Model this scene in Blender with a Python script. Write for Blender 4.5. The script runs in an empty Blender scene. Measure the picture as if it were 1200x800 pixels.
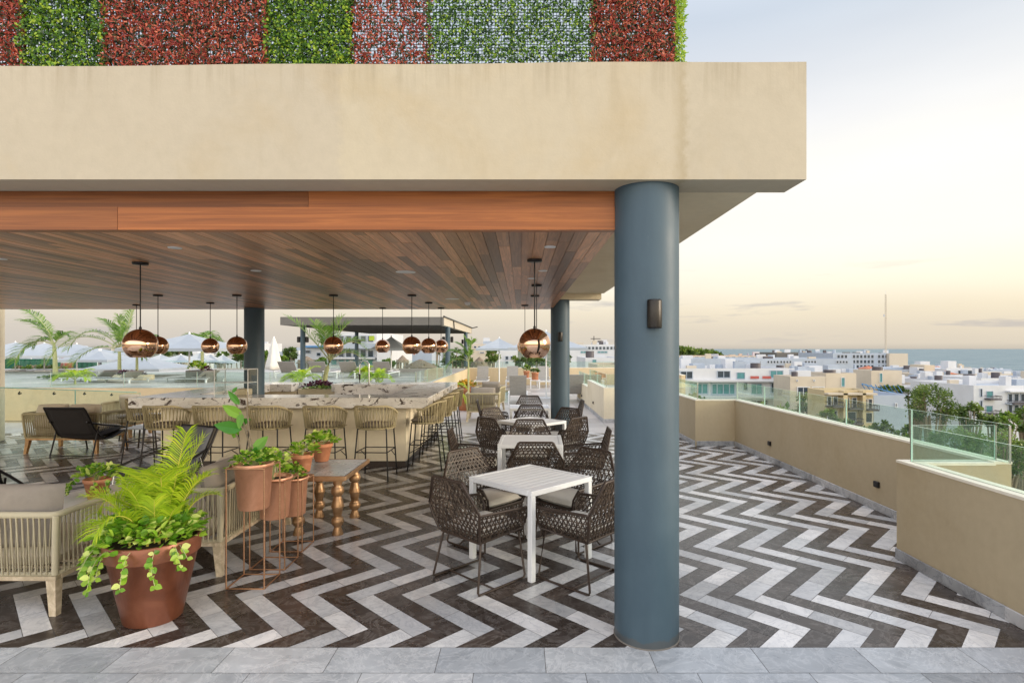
import bpy, math, random
from mathutils import Vector, Matrix
random.seed(11)
R = math.radians
scn = bpy.context.scene
col = scn.collection
F = 667.0
CZ = 1.9
def at(px, py, Y):            # photo pixel -> world point at depth Y
    return Vector(((px-610)*Y/F, Y, CZ-(py-408)*Y/F))
def gx(px, Y): return (px-610)*Y/F
def gz(py, Y): return CZ-(py-408)*Y/F

# ------------------------------------------------------------------ mesh builder
class MB:
    def __init__(s):
        s.v=[]; s.f=[]; s.m=[]; s.r=[]; s.sm=[]
    def add(s, vs, fs, mat=0, rnd=None, smooth=False):
        b=len(s.v); s.v.extend([tuple(p) for p in vs])
        if rnd is None: rnd=random.random()
        for f in fs:
            s.f.append([b+i for i in f]); s.m.append(mat); s.r.append(rnd); s.sm.append(smooth)
    def box(s, x0,y0,z0,x1,y1,z1, mat=0, rnd=None):
        if x0>x1: x0,x1=x1,x0
        if y0>y1: y0,y1=y1,y0
        if z0>z1: z0,z1=z1,z0
        s.add([(x0,y0,z0),(x1,y0,z0),(x1,y1,z0),(x0,y1,z0),(x0,y0,z1),(x1,y0,z1),(x1,y1,z1),(x0,y1,z1)],
              [(0,3,2,1),(4,5,6,7),(0,1,5,4),(1,2,6,5),(2,3,7,6),(3,0,4,7)],mat,rnd)
    def bbox(s, x0,y0,z0,x1,y1,z1, b=0.01, mat=0, rnd=None):
        """box with chamfered edges"""
        if x0>x1: x0,x1=x1,x0
        if y0>y1: y0,y1=y1,y0
        if z0>z1: z0,z1=z1,z0
        b=min(b,(x1-x0)*.45,(y1-y0)*.45,(z1-z0)*.45)
        vs=[]; idx={}
        X=(x0,x1);Y=(y0,y1);Z=(z0,z1)
        for i in (0,1):
            for j in (0,1):
                for k in (0,1):
                    sx=b*(1-2*i); sy=b*(1-2*j); sz=b*(1-2*k)
                    for a,p in enumerate(((X[i],Y[j]+sy,Z[k]+sz),(X[i]+sx,Y[j],Z[k]+sz),(X[i]+sx,Y[j]+sy,Z[k]))):
                        idx[(i,j,k,a)]=len(vs); vs.append(p)
        I=idx; fs=[]
        for i in (0,1): fs.append((I[i,0,0,0],I[i,1,0,0],I[i,1,1,0],I[i,0,1,0]))
        for j in (0,1): fs.append((I[0,j,0,1],I[1,j,0,1],I[1,j,1,1],I[0,j,1,1]))
        for k in (0,1): fs.append((I[0,0,k,2],I[1,0,k,2],I[1,1,k,2],I[0,1,k,2]))
        for i in (0,1):
            for j in (0,1): fs.append((I[i,j,0,0],I[i,j,1,0],I[i,j,1,1],I[i,j,0,1]))
        for i in (0,1):
            for k in (0,1): fs.append((I[i,0,k,0],I[i,1,k,0],I[i,1,k,2],I[i,0,k,2]))
        for j in (0,1):
            for k in (0,1): fs.append((I[0,j,k,1],I[1,j,k,1],I[1,j,k,2],I[0,j,k,2]))
        for i in (0,1):
            for j in (0,1):
                for k in (0,1): fs.append((I[i,j,k,0],I[i,j,k,1],I[i,j,k,2]))
        s.add(vs,fs,mat,rnd)
    def frame(s, d):
        d=Vector(d).normalized()
        up=Vector((0,0,1)) if abs(d.z)<.95 else Vector((1,0,0))
        a=d.cross(up).normalized(); b=a.cross(d).normalized()
        return a,b
    def tube(s, pts, r, n=8, mat=0, rnd=None, caps=True, flat=1.0):
        pts=[Vector(p) for p in pts]
        if rnd is None: rnd=random.random()
        N=len(pts); rr=r if isinstance(r,(list,tuple)) else [r]*N
        vs=[]; 
        for i,p in enumerate(pts):
            if i==0: d=pts[1]-p
            elif i==N-1: d=p-pts[i-1]
            else: d=(pts[i+1]-p).normalized()+(p-pts[i-1]).normalized()
            if d.length<1e-9: d=Vector((0,0,1))
            a,b=s.frame(d)
            for k in range(n):
                t=2*math.pi*k/n
                vs.append(p+a*math.cos(t)*rr[i]+b*math.sin(t)*rr[i]*flat)
        fs=[]
        for i in range(N-1):
            for k in range(n):
                k2=(k+1)%n
                fs.append((i*n+k,i*n+k2,(i+1)*n+k2,(i+1)*n+k))
        s.add(vs,fs,mat,rnd,n>5)
        if caps:
            s.add([vs[k] for k in range(n)],[tuple(range(n))[::-1]],mat,rnd)
            s.add([vs[(N-1)*n+k] for k in range(n)],[tuple(range(n))],mat,rnd)
    def bar(s, p0,p1,w,t,mat=0,rnd=None,nrm=None):
        """flat strip with thickness between two points"""
        p0=Vector(p0);p1=Vector(p1);d=(p1-p0)
        if d.length<1e-6: return
        d.normalize()
        if nrm is None: a,b=s.frame(d)
        else:
            b=Vector(nrm); b=(b-d*b.dot(d)).normalized(); a=d.cross(b)
        a=a*w/2;b=b*t/2
        s.add([p0-a-b,p0+a-b,p0+a+b,p0-a+b,p1-a-b,p1+a-b,p1+a+b,p1-a+b],
              [(0,1,5,4),(1,2,6,5),(2,3,7,6),(3,0,4,7),(0,3,2,1),(4,5,6,7)],mat,rnd)
    def lathe(s, c, prof, n=24, mat=0, rnd=None, smooth=True):
        c=Vector(c); vs=[]; fs=[]
        for (r,z) in prof:
            for k in range(n):
                t=2*math.pi*k/n
                vs.append((c.x+r*math.cos(t),c.y+r*math.sin(t),c.z+z))
        for i in range(len(prof)-1):
            for k in range(n):
                k2=(k+1)%n
                fs.append((i*n+k,i*n+k2,(i+1)*n+k2,(i+1)*n+k))
        s.add(vs,fs,mat,rnd,smooth)
    def disc(s,c,r,n=24,mat=0,rnd=None):
        s.add([(c[0]+r*math.cos(2*math.pi*k/n),c[1]+r*math.sin(2*math.pi*k/n),c[2]) for k in range(n)],[tuple(range(n))],mat,rnd)
    def sphere(s,c,r,n=32,m=16,mat=0,sz=1.0,rnd=None):
        prof=[(max(1e-4,r*math.sin(math.pi*i/m)),-r*sz*math.cos(math.pi*i/m)) for i in range(m+1)]
        s.lathe(c,prof,n,mat,rnd)
    def pillow(s,c,sx,sy,sz,Rm=None,mat=0,nu=10,rnd=None,pw=.35,edge=.25):
        """soft cushion: sx,sy full size, sz thickness"""
        c=Vector(c); Rm=Rm or Matrix.Identity(3); vs=[];fs=[]
        if rnd is None: rnd=random.random()
        for side in (1,-1):
            b=len(vs)
            for i in range(nu+1):
                for j in range(nu+1):
                    u=-1+2*i/nu; v=-1+2*j/nu
                    u_=math.sin(u*math.pi/2)*.5+u*.5; v_=math.sin(v*math.pi/2)*.5+v*.5
                    h=((1-abs(u_)**3.2)*(1-abs(v_)**3.2))
                    h=max(0,h)**pw*(1-edge)+edge*(1 if abs(u)<1 and abs(v)<1 else .0)
                    pin=1-.035*(abs(u_*v_))
                    vs.append(c+Rm@Vector((u_*sx/2*pin,v_*sy/2*pin,side*h*sz/2)))
            for i in range(nu):
                for j in range(nu):
                    a=b+i*(nu+1)+j; q=(a,a+nu+1,a+nu+2,a+1)
                    fs.append(q if side>0 else q[::-1])
        s.add(vs,fs,mat,rnd,True)
    def build(s,name,mats,parent=None,loc=None,label=None):
        me=bpy.data.meshes.new(name); me.from_pydata(s.v,[],s.f)
        if not isinstance(mats,(list,tuple)): mats=[mats]
        for m in mats: me.materials.append(M[m])
        me.polygons.foreach_set('material_index',s.m)
        me.polygons.foreach_set('use_smooth',s.sm)
        at_=me.attributes.new('rnd','FLOAT','FACE'); at_.data.foreach_set('value',s.r)
        me.update()
        o=bpy.data.objects.new(name,me); col.objects.link(o)
        if parent is not None: o.parent=parent
        if loc is not None: o.location=loc
        if label: o['label']=label
        return o
def tag(o,label=None,cat=None,group=None,kind=None):
    if label: o['label']=label
    if cat: o['category']=cat
    if group: o['group']=group
    if kind: o['kind']=kind
    return o
def empty(name,loc=(0,0,0),rz=0,label=None,cat=None,group=None):
    o=bpy.data.objects.new(name,None); col.objects.link(o); o.location=loc; o.rotation_euler=(0,0,rz)
    o.empty_display_size=.1
    return tag(o,label,cat,group)
KIDS={}
def copy_tree(o,loc=None,rz=None,label=None,parent=None):
    kids=[k for k in bpy.data.objects if k.parent==o] if o.name not in KIDS else KIDS[o.name]
    KIDS[o.name]=kids
    c=o.copy(); col.objects.link(c)
    if parent is not None: c.parent=parent
    if loc is not None: c.location=loc
    if rz is not None: c.rotation_euler=(0,0,rz)
    if label: c['label']=label
    for k in kids: copy_tree(k,parent=c)
    return c

# ------------------------------------------------------------------ materials
M={}
class NT:
    def __init__(s,name):
        m=bpy.data.materials.new(name); m.use_nodes=True; s.m=m; s.t=m.node_tree; s.t.nodes.clear()
        s.out=s.t.nodes.new('ShaderNodeOutputMaterial'); M[name]=m
    def n(s,typ,**kw):
        x=s.t.nodes.new('ShaderNode'+typ)
        for k,v in kw.items():
            if k.startswith('i_'):
                key=k[2:]; key=int(key) if key.isdigit() else key.replace('_',' ')
                x.inputs[key].default_value=v
            else: setattr(x,k,v)
        return x
    def l(s,a,b): s.t.links.new(a,b)
    def coord(s,scale=(1,1,1),kind='Object',rot=(0,0,0)):
        tc=s.n('TexCoord'); mp=s.n('Mapping'); mp.inputs['Scale'].default_value=scale; mp.inputs['Rotation'].default_value=rot
        s.l(tc.outputs[kind],mp.inputs['Vector']); return mp.outputs['Vector']
    def noise(s,vec,scale=5,detail=4,rough=.5,dist=0):
        x=s.n('TexNoise'); x.inputs['Scale'].default_value=scale; x.inputs['Detail'].default_value=detail
        x.inputs['Roughness'].default_value=rough; x.inputs['Distortion'].default_value=dist
        if vec is not None: s.l(vec,x.inputs['Vector'])
        return x.outputs['Fac']
    def ramp(s,fac,stops,interp='LINEAR'):
        x=s.n('ValToRGB'); cr=x.color_ramp; cr.interpolation=interp
        while len(cr.elements)>1: cr.elements.remove(cr.elements[-1])
        for i,(p,c) in enumerate(stops):
            e=cr.elements[0] if i==0 else cr.elements.new(p)
            e.position=p; e.color=(*c,1) if len(c)==3 else c
        s.l(fac,x.inputs['Fac']); return x.outputs['Color']
    def mix(s,fac,a,b,blend='MIX'):
        x=s.n('Mix',data_type='RGBA',blend_type=blend)
        for sock,v in ((x.inputs[0],fac),(x.inputs[6],a),(x.inputs[7],b)):
            if hasattr(v,'is_linked') or hasattr(v,'links'): s.l(v,sock)
            else: sock.default_value=v if not isinstance(v,tuple) or len(v)==4 else (*v,1)
        return x.outputs[2]
    def attr(s,name='rnd'):
        x=s.n('Attribute',attribute_name=name); return x.outputs['Fac']
    def bsdf(s,colr,rough=.5,metal=0,bump=None,bstr=.2,bdist=.01,spec=.5,**kw):
        p=s.n('BsdfPrincipled')
        for sock,v in (('Base Color',colr),('Roughness',rough),('Metallic',metal)):
            if hasattr(v,'links'): s.l(v,p.inputs[sock])
            else: p.inputs[sock].default_value=v if not isinstance(v,tuple) else (*v,1)
        p.inputs['Specular IOR Level'].default_value=spec
        for k,v in kw.items(): p.inputs[k].default_value=v
        if bump is not None:
            b=s.n('Bump'); b.inputs['Strength'].default_value=bstr; b.inputs['Distance'].default_value=bdist
            s.l(bump,b.inputs['Height']); s.l(b.outputs['Normal'],p.inputs['Normal'])
        s.l(p.outputs['BSDF'],s.out.inputs['Surface']); return p
def hexc(r,g,b):
    f=lambda c:(c/255/12.92 if c/255<=.04045 else ((c/255+.055)/1.055)**2.4)
    return (f(r),f(g),f(b))
def sc(c,k): return tuple(x*k for x in c)

def simple(name,c,rough=.5,metal=0,var=.12,nscale=8,bstr=.1,bdist=.004,spec=.5,rndvar=.0,bscale=None):
    t=NT(name); v=t.coord()
    nz=t.noise(v,nscale,5,.6)
    cc=t.ramp(nz,[(.25,sc(c,1-var)),(.75,sc(c,1+var))])
    if rndvar: cc=t.mix(rndvar,cc,t.ramp(t.attr(),[(0,sc(c,.5)),(1,sc(c,1.5))]))
    bz=t.noise(v,bscale or nscale*6,3,.6)
    t.bsdf(cc,rough,metal,bz,bstr,bdist,spec)
# plaster with patches and stains
def plaster(name,c,c2,stain=.25):
    t=NT(name); v=t.coord(kind='Object')
    big=t.noise(v,.9,6,.62,.4); fine=t.noise(v,14,5,.6)
    vs=t.coord((2.2,2.2,1.1)); streak=t.noise(vs,1.2,6,.7,1.2)
    a=t.ramp(big,[(.3,c2),(.5,c),(.7,sc(c,1.05))])
    a=t.mix(.22,a,t.ramp(fine,[(.3,sc(c,.82)),(.7,sc(c,1.12))]))
    st=t.ramp(streak,[(.52,(0,0,0)),(.72,(stain,)*3)])
    a=t.mix(st,a,sc(c2,.72))
    specks=t.noise(t.coord((1,1,1)),45,2,.5)
    a=t.mix(t.ramp(specks,[(.77,(0,0,0)),(.8,(.5,.5,.5))]),a,sc(c,.35))
    if name=='plaster':
        sx=t.n('SeparateXYZ'); tcx=t.n('TexCoord'); t.l(tcx.outputs['Object'],sx.inputs[0])
        wob=t.n('Math',operation='MULTIPLY_ADD'); t.l(fine,wob.inputs[0]); wob.inputs[1].default_value=.12; t.l(sx.outputs[0],wob.inputs[2])
        mr=t.n('MapRange'); mr.inputs[1].default_value=-3.; mr.inputs[2].default_value=2.; t.l(wob.outputs[0],mr.inputs[0])
        seam=t.ramp(mr.outputs[0],[(0,(.97,.97,.98)),(.383,(.98,.98,.99)),(.392,(1.035,1.03,1.0)),(.800,(1.03,1.02,1)),(.814,(.86,.82,.74)),(.822,(1.0,1.,1.))])
        a=t.mix(1.,a,seam,'MULTIPLY')
        zs=t.n('SeparateXYZ'); t.l(tcx.outputs['Object'],zs.inputs[0]); dr=t.noise(t.coord((7,1,.35)),1.4,5,.7,.3)
        mz=t.n('MapRange'); mz.inputs[1].default_value=.45; mz.inputs[2].default_value=.72; t.l(zs.outputs[2],mz.inputs[0])
        mm=t.n('Math',operation='MULTIPLY'); t.l(mz.outputs[0],mm.inputs[0]); t.l(t.ramp(dr,[(.48,(0,0,0)),(.7,(.5,.5,.5))]),mm.inputs[1])
        a=t.mix(mm.outputs[0],a,sc(c2,.62))
    t.bsdf(a,.85,0,t.noise(v,60,4,.7),.25,.004,.25)
plaster('plaster',(.50,.437,.33),(.475,.385,.25),.16)
plaster('soffit_plaster',(.72,.62,.44),(.66,.55,.37),.15)
plaster('wall_plaster',(.45,.37,.245),(.41,.33,.205),.14)
plaster('cream_plaster',(.80,.70,.52),(.66,.56,.38),.1)
plaster('deck_plaster',(.62,.50,.32),(.56,.44,.26),.2)
simple('coping',(.78,.72,.6),.7,0,.08,5)
# timber
def wood(name,a,b,scale=(2,60,60),rough=.45,attrmix=.5,bstr=.15,lo=.6,hi=1.35,knots=False):
    t=NT(name); v=t.coord(scale)
    ad=t.n('VectorMath',operation='ADD'); t.l(v,ad.inputs[0])
    cm=t.n('CombineXYZ'); r=t.attr(); mu=t.n('Math',operation='MULTIPLY'); mu.inputs[1].default_value=37.
    t.l(r,mu.inputs[0]); 
    for i in range(3): t.l(mu.outputs[0],cm.inputs[i])
    t.l(cm.outputs[0],ad.inputs[1])
    g=t.noise(ad.outputs[0],1.0,6,.65,1.2)
    c=t.ramp(g,[(.28,sc(a,.75)),(.45,a),(.6,b),(.78,sc(b,1.15))])
    if knots: c=t.mix(.5,c,tuple((p+q)/2 for p,q in zip(a,b)))
    tint=t.ramp(r,[(0,(lo,lo*.97,lo*.93)),(.5,(1,1,1)),(1,(hi,hi,hi*1.02))])
    c=t.mix(attrmix,c,t.mix(1.,c,tint,'MULTIPLY'))
    if knots:
        k=t.noise(ad.outputs[0],.55,3,.5,3.5)
        c=t.mix(t.ramp(k,[(.60,(0,0,0)),(.65,(.5,.5,.5)),(.69,(.1,.1,.1))]),c,sc(a,.35))
    t.bsdf(c,rough,0,g,bstr,.003,.4)
wood('teak_beam',(.27,.082,.019),(.36,.118,.028),(.8,30,30),.4,.9)
wood('ceiling_wood',(.27,.115,.050),(.54,.265,.125),(34,1.6,34),.36,1.,.3,.42,1.7,True)
wood('pale_wood',(.50,.40,.27),(.66,.55,.40),(9,9,9),.6,.3)
wood('warm_wood',(.42,.22,.08),(.55,.32,.13),(9,9,9),.5,.3)
# painted column
t=NT('blue_paint'); v=t.coord(); nz=t.noise(v,2.2,5,.6); 
c=t.ramp(nz,[(.3,(.050,.084,.112)),(.7,(.064,.103,.133))])
scr=t.noise(t.coord((12,12,1.5)),6,3,.5,2)
c=t.mix(t.ramp(scr,[(.765,(0,0,0)),(.78,(.5,.5,.5))]),c,(.35,.38,.4))
c=t.mix(1.,c,t.ramp(t.noise(t.coord((3,3,.6)),4,6,.7,.6),[(.3,(.94,.945,.95)),(.7,(1.06,1.06,1.05))]),'MULTIPLY')
zz=t.n('SeparateXYZ'); tq=t.n('TexCoord'); t.l(tq.outputs['Object'],zz.inputs[0]); wz=t.n('Math',operation='MULTIPLY_ADD'); t.l(t.noise(t.coord((1,1,1)),9,5,.7),wz.inputs[0]); wz.inputs[1].default_value=-.09; t.l(zz.outputs[2],wz.inputs[2])
c=t.mix(t.ramp(wz.outputs[0],[(0,(.5,.5,.5)),(.012,(0,0,0))]),c,(.10,.085,.07))
t.bsdf(c,t.ramp(nz,[(.3,(.42,)*3),(.7,(.58,)*3)]),0,t.noise(v,30,4,.6),.14,.005,.4)
simple('bronze',(.035,.031,.028),.35,.6,.1,20)
simple('black_metal',(.018,.016,.016),.42,.5,.1,20)
simple('brown_metal',(.055,.037,.028),.42,.2,.1,20)
simple('white_metal',(.78,.79,.80),.4,0,.03,6,.05)
simple('white_fabric',(.72,.69,.62),.95,0,.05,10,.3,.003,.1,0,300)
simple('umbrella_fabric',(.37,.405,.44),.9,0,.05,3,.1,.01,.1)
simple('taupe_fabric',(.27,.235,.195),.95,0,.08,14,.5,.003,.1,0,300)
simple('beige_fabric',(.56,.49,.38),.95,0,.06,10,.4,.003,.1,0,300)
simple('grey_fabric',(.125,.13,.145),.9,0,.1,14,.5,.003,.15,0,300)
simple('black_sling',(.028,.024,.023),.75,0,.15,40,.4,.003,.3,0,400)
simple('lounger_fabric',(.33,.315,.29),.9,0,.08,14,.3,.003,.15)
t=NT('rope'); v=t.coord(); w=t.n('TexWave',wave_type='BANDS',bands_direction='DIAGONAL'); w.inputs['Scale'].default_value=70; w.inputs['Distortion'].default_value=1
t.l(v,w.inputs['Vector'])
c=t.ramp(t.attr(),[(0,(.36,.305,.175)),(1,(.50,.425,.26))]); c=t.mix(.3,c,t.ramp(w.outputs['Fac'],[(0,(.17,.14,.08)),(1,(.46,.4,.25))]))
t.bsdf(c,.85,0,w.outputs['Fac'],.5,.003,.2)
t=NT('pale_rope'); v=t.coord(); w=t.n('TexWave',wave_type='BANDS',bands_direction='DIAGONAL'); w.inputs['Scale'].default_value=70; w.inputs['Distortion'].default_value=1
t.l(v,w.inputs['Vector'])
c=t.ramp(t.attr(),[(0,(.44,.38,.25)),(1,(.58,.51,.36))]); c=t.mix(.3,c,t.ramp(w.outputs['Fac'],[(0,(.24,.21,.14)),(1,(.56,.5,.37))]))
t.bsdf(c,.85,0,w.outputs['Fac'],.5,.003,.2)
t=NT('wicker'); c=t.ramp(t.attr(),[(0,(.030,.020,.015)),(.7,(.065,.045,.033)),(1,(.12,.088,.066))])
t.bsdf(c,.5,0,t.noise(t.coord(),150,2),.3,.002,.4)
# copper
t=NT('copper_mirror'); t.bsdf((.76,.47,.31),.05,1,None)
t=NT('copper_brushed'); v=t.coord((1,1,18)); nz=t.noise(v,8,4,.6)
t.bsdf(t.ramp(nz,[(.3,(.50,.27,.15)),(.7,(.62,.36,.22))]),.3,.85,nz,.08,.002)
t=NT('aged_gold'); v=t.coord((1,1,3)); nz=t.noise(v,8,5,.6)
t.bsdf(t.ramp(nz,[(.3,(.40,.23,.11)),(.7,(.55,.34,.19))]),.42,.7,nz,.1,.003)
t=NT('copper_pot'); v=t.coord(); nz=t.noise(v,5,6,.65,.6)
t.bsdf(t.ramp(nz,[(.3,(.56,.27,.16)),(.55,(.70,.36,.23)),(.75,(.76,.42,.29))]),t.ramp(nz,[(.3,(.3,)*3),(.7,(.45,)*3)]),.35,nz,.08,.004)
t=NT('rust_pot'); v=t.coord(); nz=t.noise(v,4,6,.65,.6); sc2=t.noise(t.coord((3,3,9)),9,5,.7,1.5)
c=t.ramp(nz,[(.3,(.17,.058,.032)),(.55,(.25,.088,.048)),(.75,(.33,.13,.075))])
c=t.mix(t.ramp(sc2,[(.66,(0,0,0)),(.75,(.45,.45,.45))]),c,(.55,.35,.26))
t.bsdf(c,t.ramp(nz,[(.3,(.28,)*3),(.7,(.42,)*3)]),.3,nz,.1,.004)
t=NT('terracotta'); v=t.coord(); nz=t.noise(v,9,6,.65,.6)
t.bsdf(t.ramp(nz,[(.3,(.40,.155,.075)),(.6,(.52,.225,.12)),(.78,(.60,.33,.22))]),.75,0,nz,.15,.004,.3)
simple('soil',(.05,.033,.022),.95,0,.4,30,.8,.02)
simple('purple_leaf',(.10,.022,.05),.6,0,.4,20)
# granite
t=NT('granite'); v=t.coord((.55,.55,.9)); a=t.noise(v,3.2,8,.72,.8); b=t.noise(v,7,8,.72,1.2); d=t.noise(v,38,3,.6)
c=t.ramp(a,[(.25,(.52,.49,.44)),(.48,(.68,.65,.61)),(.62,(.78,.76,.73))])
c=t.mix(t.ramp(b,[(.545,(0,0,0)),(.585,(1,1,1))]),c,(.055,.035,.028))
c=t.mix(t.ramp(d,[(.6,(0,0,0)),(.68,(.6,.6,.6))]),c,(.22,.18,.15))
t.bsdf(c,.12,0,None,spec=.6)
# floor tiles
def marble(name,base,vein,dark,rough,amt):
    t=NT(name); v0=t.coord((1,1,1)); 
    cm=t.n('CombineXYZ'); r=t.attr(); mu=t.n('Math',operation='MULTIPLY'); mu.inputs[1].default_value=53.
    t.l(r,mu.inputs[0]); t.l(mu.outputs[0],cm.inputs[0]); t.l(mu.outputs[0],cm.inputs[1])
    ad=t.n('VectorMath',operation='ADD'); t.l(v0,ad.inputs[0]); t.l(cm.outputs[0],ad.inputs[1])
    vec=ad.outputs[0]
    cloud=t.noise(vec,4.5,6,.65,.8); vn=t.noise(vec,3.0,7,.68,2.6)
    c=t.ramp(cloud,[(.3,dark),(.5,base),(.7,sc(base,1.12))])
    band=t.ramp(vn,[(.462,(0,0,0)),(.497,(amt,)*3),(.503,(amt,)*3),(.535,(0,0,0))])
    c=t.mix(band,c,vein)
    sp=t.noise(vec,26,5,.7,1.)
    c=t.mix(t.ramp(sp,[(.66,(0,0,0)),(.72,(amt*.7,)*3)]),c,vein)
    c=t.mix(1.,c,t.ramp(r,[(0,(.72,.71,.70)),(.35,(.95,.95,.95)),(.7,(1.05,1.03,1)),(1,(1.3,1.25,1.2))]),'MULTIPLY')
    dirt=t.noise(t.coord((1,1,1)),.55,6,.7,.5)
    c=t.mix(1.,c,t.ramp(dirt,[(.34,(.80,.79,.77)),(.5,(.98,.98,.97)),(.62,(1.04,1.04,1.04))]),'MULTIPLY')
    rg=t.ramp(cloud,[(.3,(rough*.8,)*3),(.7,(rough*1.25,)*3)])
    t.bsdf(c,rg,0,cloud,.04,.003,.5)
marble('dark_marble',(.060,.046,.039),(.32,.29,.27),(.040,.030,.025),.28,.30)
marble('white_marble',(.64,.635,.635),(.36,.37,.40),(.55,.55,.56),.22,.45)
marble('grey_marble',(.42,.44,.465),(.68,.69,.71),(.33,.35,.375),.28,.45)
marble('deck_tile',(.50,.47,.45),(.42,.4,.38),(.45,.42,.4),.35,.3)
marble('skirt_marble',(.40,.41,.43),(.2,.21,.24),(.3,.31,.33),.3,.7)
simple('grout',(.17,.15,.13),.9,0,.1,20)
# glass
t=NT('glass'); tr=t.n('BsdfTransparent'); tr.inputs[0].default_value=(.90,.955,.93,1); gl=t.n('BsdfGlossy'); gl.inputs['Roughness'].default_value=.02; gl.inputs[0].default_value=(.9,1,.96,1)
lw=t.n('LayerWeight'); lw.inputs[0].default_value=.5; fr=t.n('Math',operation='POWER'); t.l(lw.outputs['Facing'],fr.inputs[0]); fr.inputs[1].default_value=4.5; df=t.n('BsdfDiffuse'); df.inputs[0].default_value=(.55,.72,.64,1)
sm=t.noise(t.coord((1,1,1)),3,5,.65,.5); smc=t.ramp(sm,[(.4,(.015,)*3),(.75,(.09,)*3)])
m0=t.n('MixShader'); t.l(smc,m0.inputs[0]); t.l(tr.outputs[0],m0.inputs[1]); t.l(df.outputs[0],m0.inputs[2])
mx=t.n('MixShader'); t.l(fr.outputs[0],mx.inputs[0]); t.l(m0.outputs[0],mx.inputs[1]); t.l(gl.outputs[0],mx.inputs[2]); t.l(mx.outputs[0],t.out.inputs['Surface'])
t=NT('clear_glass'); tr=t.n('BsdfTransparent'); tr.inputs[0].default_value=(.94,.96,.95,1); gl=t.n('BsdfGlossy'); gl.inputs['Roughness'].default_value=.02
lw=t.n('LayerWeight'); lw.inputs[0].default_value=.5; fr=t.n('Math',operation='POWER'); t.l(lw.outputs['Facing'],fr.inputs[0]); fr.inputs[1].default_value=4.0
mx=t.n('MixShader'); t.l(fr.outputs[0],mx.inputs[0]); t.l(tr.outputs[0],mx.inputs[1]); t.l(gl.outputs[0],mx.inputs[2]); t.l(mx.outputs[0],t.out.inputs['Surface'])
simple('glass_edge',(.50,.74,.64),.15,0,.05,5)
simple('teal_edge',(.22,.56,.50),.2,0,.05,5)
simple('steel',(.62,.62,.60),.2,1,.05,5)
# foliage
def leafmat(name,stops,tl=.35,rough=.45):
    t=NT(name); c=t.ramp(t.attr(),stops)
    p=t.bsdf(c,rough,0,None,spec=.4)
    tr=t.n('BsdfTranslucent'); t.l(t.mix(1.,c,(1.5,1.6,.7),'MULTIPLY'),tr.inputs[0])
    mx=t.n('MixShader'); mx.inputs[0].default_value=tl
    t.l(p.outputs[0],mx.inputs[1]); t.l(tr.outputs[0],mx.inputs[2]); t.l(mx.outputs[0],t.out.inputs['Surface'])
leafmat('pothos_leaf',[(0,(.07,.18,.015)),(.35,(.16,.34,.025)),(.7,(.33,.50,.05)),(1,(.70,.74,.26))])
leafmat('areca_leaf',[(0,(.20,.32,.02)),(.5,(.36,.50,.025)),(1,(.58,.62,.05))])
leafmat('palm_leaf',[(0,(.07,.15,.03)),(.5,(.14,.26,.05)),(1,(.27,.38,.09))])
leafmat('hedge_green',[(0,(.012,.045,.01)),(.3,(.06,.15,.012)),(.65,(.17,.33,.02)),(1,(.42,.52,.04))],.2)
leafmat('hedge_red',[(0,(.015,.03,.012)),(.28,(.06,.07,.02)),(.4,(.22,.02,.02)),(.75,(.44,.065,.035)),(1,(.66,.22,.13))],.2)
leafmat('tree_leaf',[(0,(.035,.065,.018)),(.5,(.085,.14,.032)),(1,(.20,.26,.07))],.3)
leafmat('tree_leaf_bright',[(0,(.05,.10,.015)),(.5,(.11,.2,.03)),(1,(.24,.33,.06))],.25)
leafmat('fig_leaf',[(0,(.03,.15,.02)),(.5,(.07,.26,.025)),(1,(.22,.42,.04))],.25,.3)
leafmat('croton_leaf',[(0,(.12,.2,.02)),(.5,(.6,.3,.03)),(1,(.7,.42,.08))])
simple('bark',(.24,.19,.13),.9,0,.3,20,.6,.02)
simple('palm_stem',(.40,.42,.2),.7,0,.2,20)
simple('cane_stem',(.55,.5,.08),.6,0,.2,20)
simple('hedge_wire',(.015,.05,.03),.5,0,.2,20)
# city
simple('white_wall',(.58,.59,.61),.85,0,.07,.6,.1)
simple('cool_wall',(.37,.42,.49),.85,0,.07,.6,.1)
simple('cream_wall',(.54,.47,.37),.85,0,.07,.6,.1)
simple('yellow_wall',(.52,.42,.25),.85,0,.07,.6,.1)
simple('roof_grey',(.36,.40,.45),.9,0,.12,.5,.1)
simple('roof_tile',(.44,.15,.08),.8,0,.25,4,.3,.05)
simple('thatch',(.21,.165,.12),.95,0,.3,6,.6,.05)
simple('window_glass',(.045,.06,.075),.08,0,.3,.8,0,.001,.6)
simple('teal_glass',(.10,.26,.27),.08,0,.3,.8,0,.001,.6)
simple('balcony_rail',(.09,.08,.09),.5,.3,.1,8)
simple('red_paint',(.42,.09,.07),.6,0,.2,3)
simple('blue_paintwork',(.06,.2,.42),.5,0,.3,1)
simple('green_net',(.012,.10,.06),.9,0,.3,2,.3,.02)
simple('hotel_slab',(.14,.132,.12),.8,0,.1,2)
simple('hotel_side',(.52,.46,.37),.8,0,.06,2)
t=NT('city_ground'); v=t.coord(); nz=t.noise(v,.035,6,.6,.3); fz=t.noise(v,.35,6,.7)
c=t.ramp(nz,[(.38,(.045,.085,.025)),(.52,(.10,.12,.06)),(.6,(.36,.34,.30))]); c=t.mix(.4,c,t.ramp(fz,[(.3,(.03,.05,.02)),(.7,(.3,.3,.24))]))
t.bsdf(c,.95,0,fz,.4,.3,.1)
t=NT('sea_water'); v=t.coord((1,2.2,1)); nz=t.noise(v,.02,7,.65); f2=t.noise(v,.22,6,.65,.6)
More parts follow.
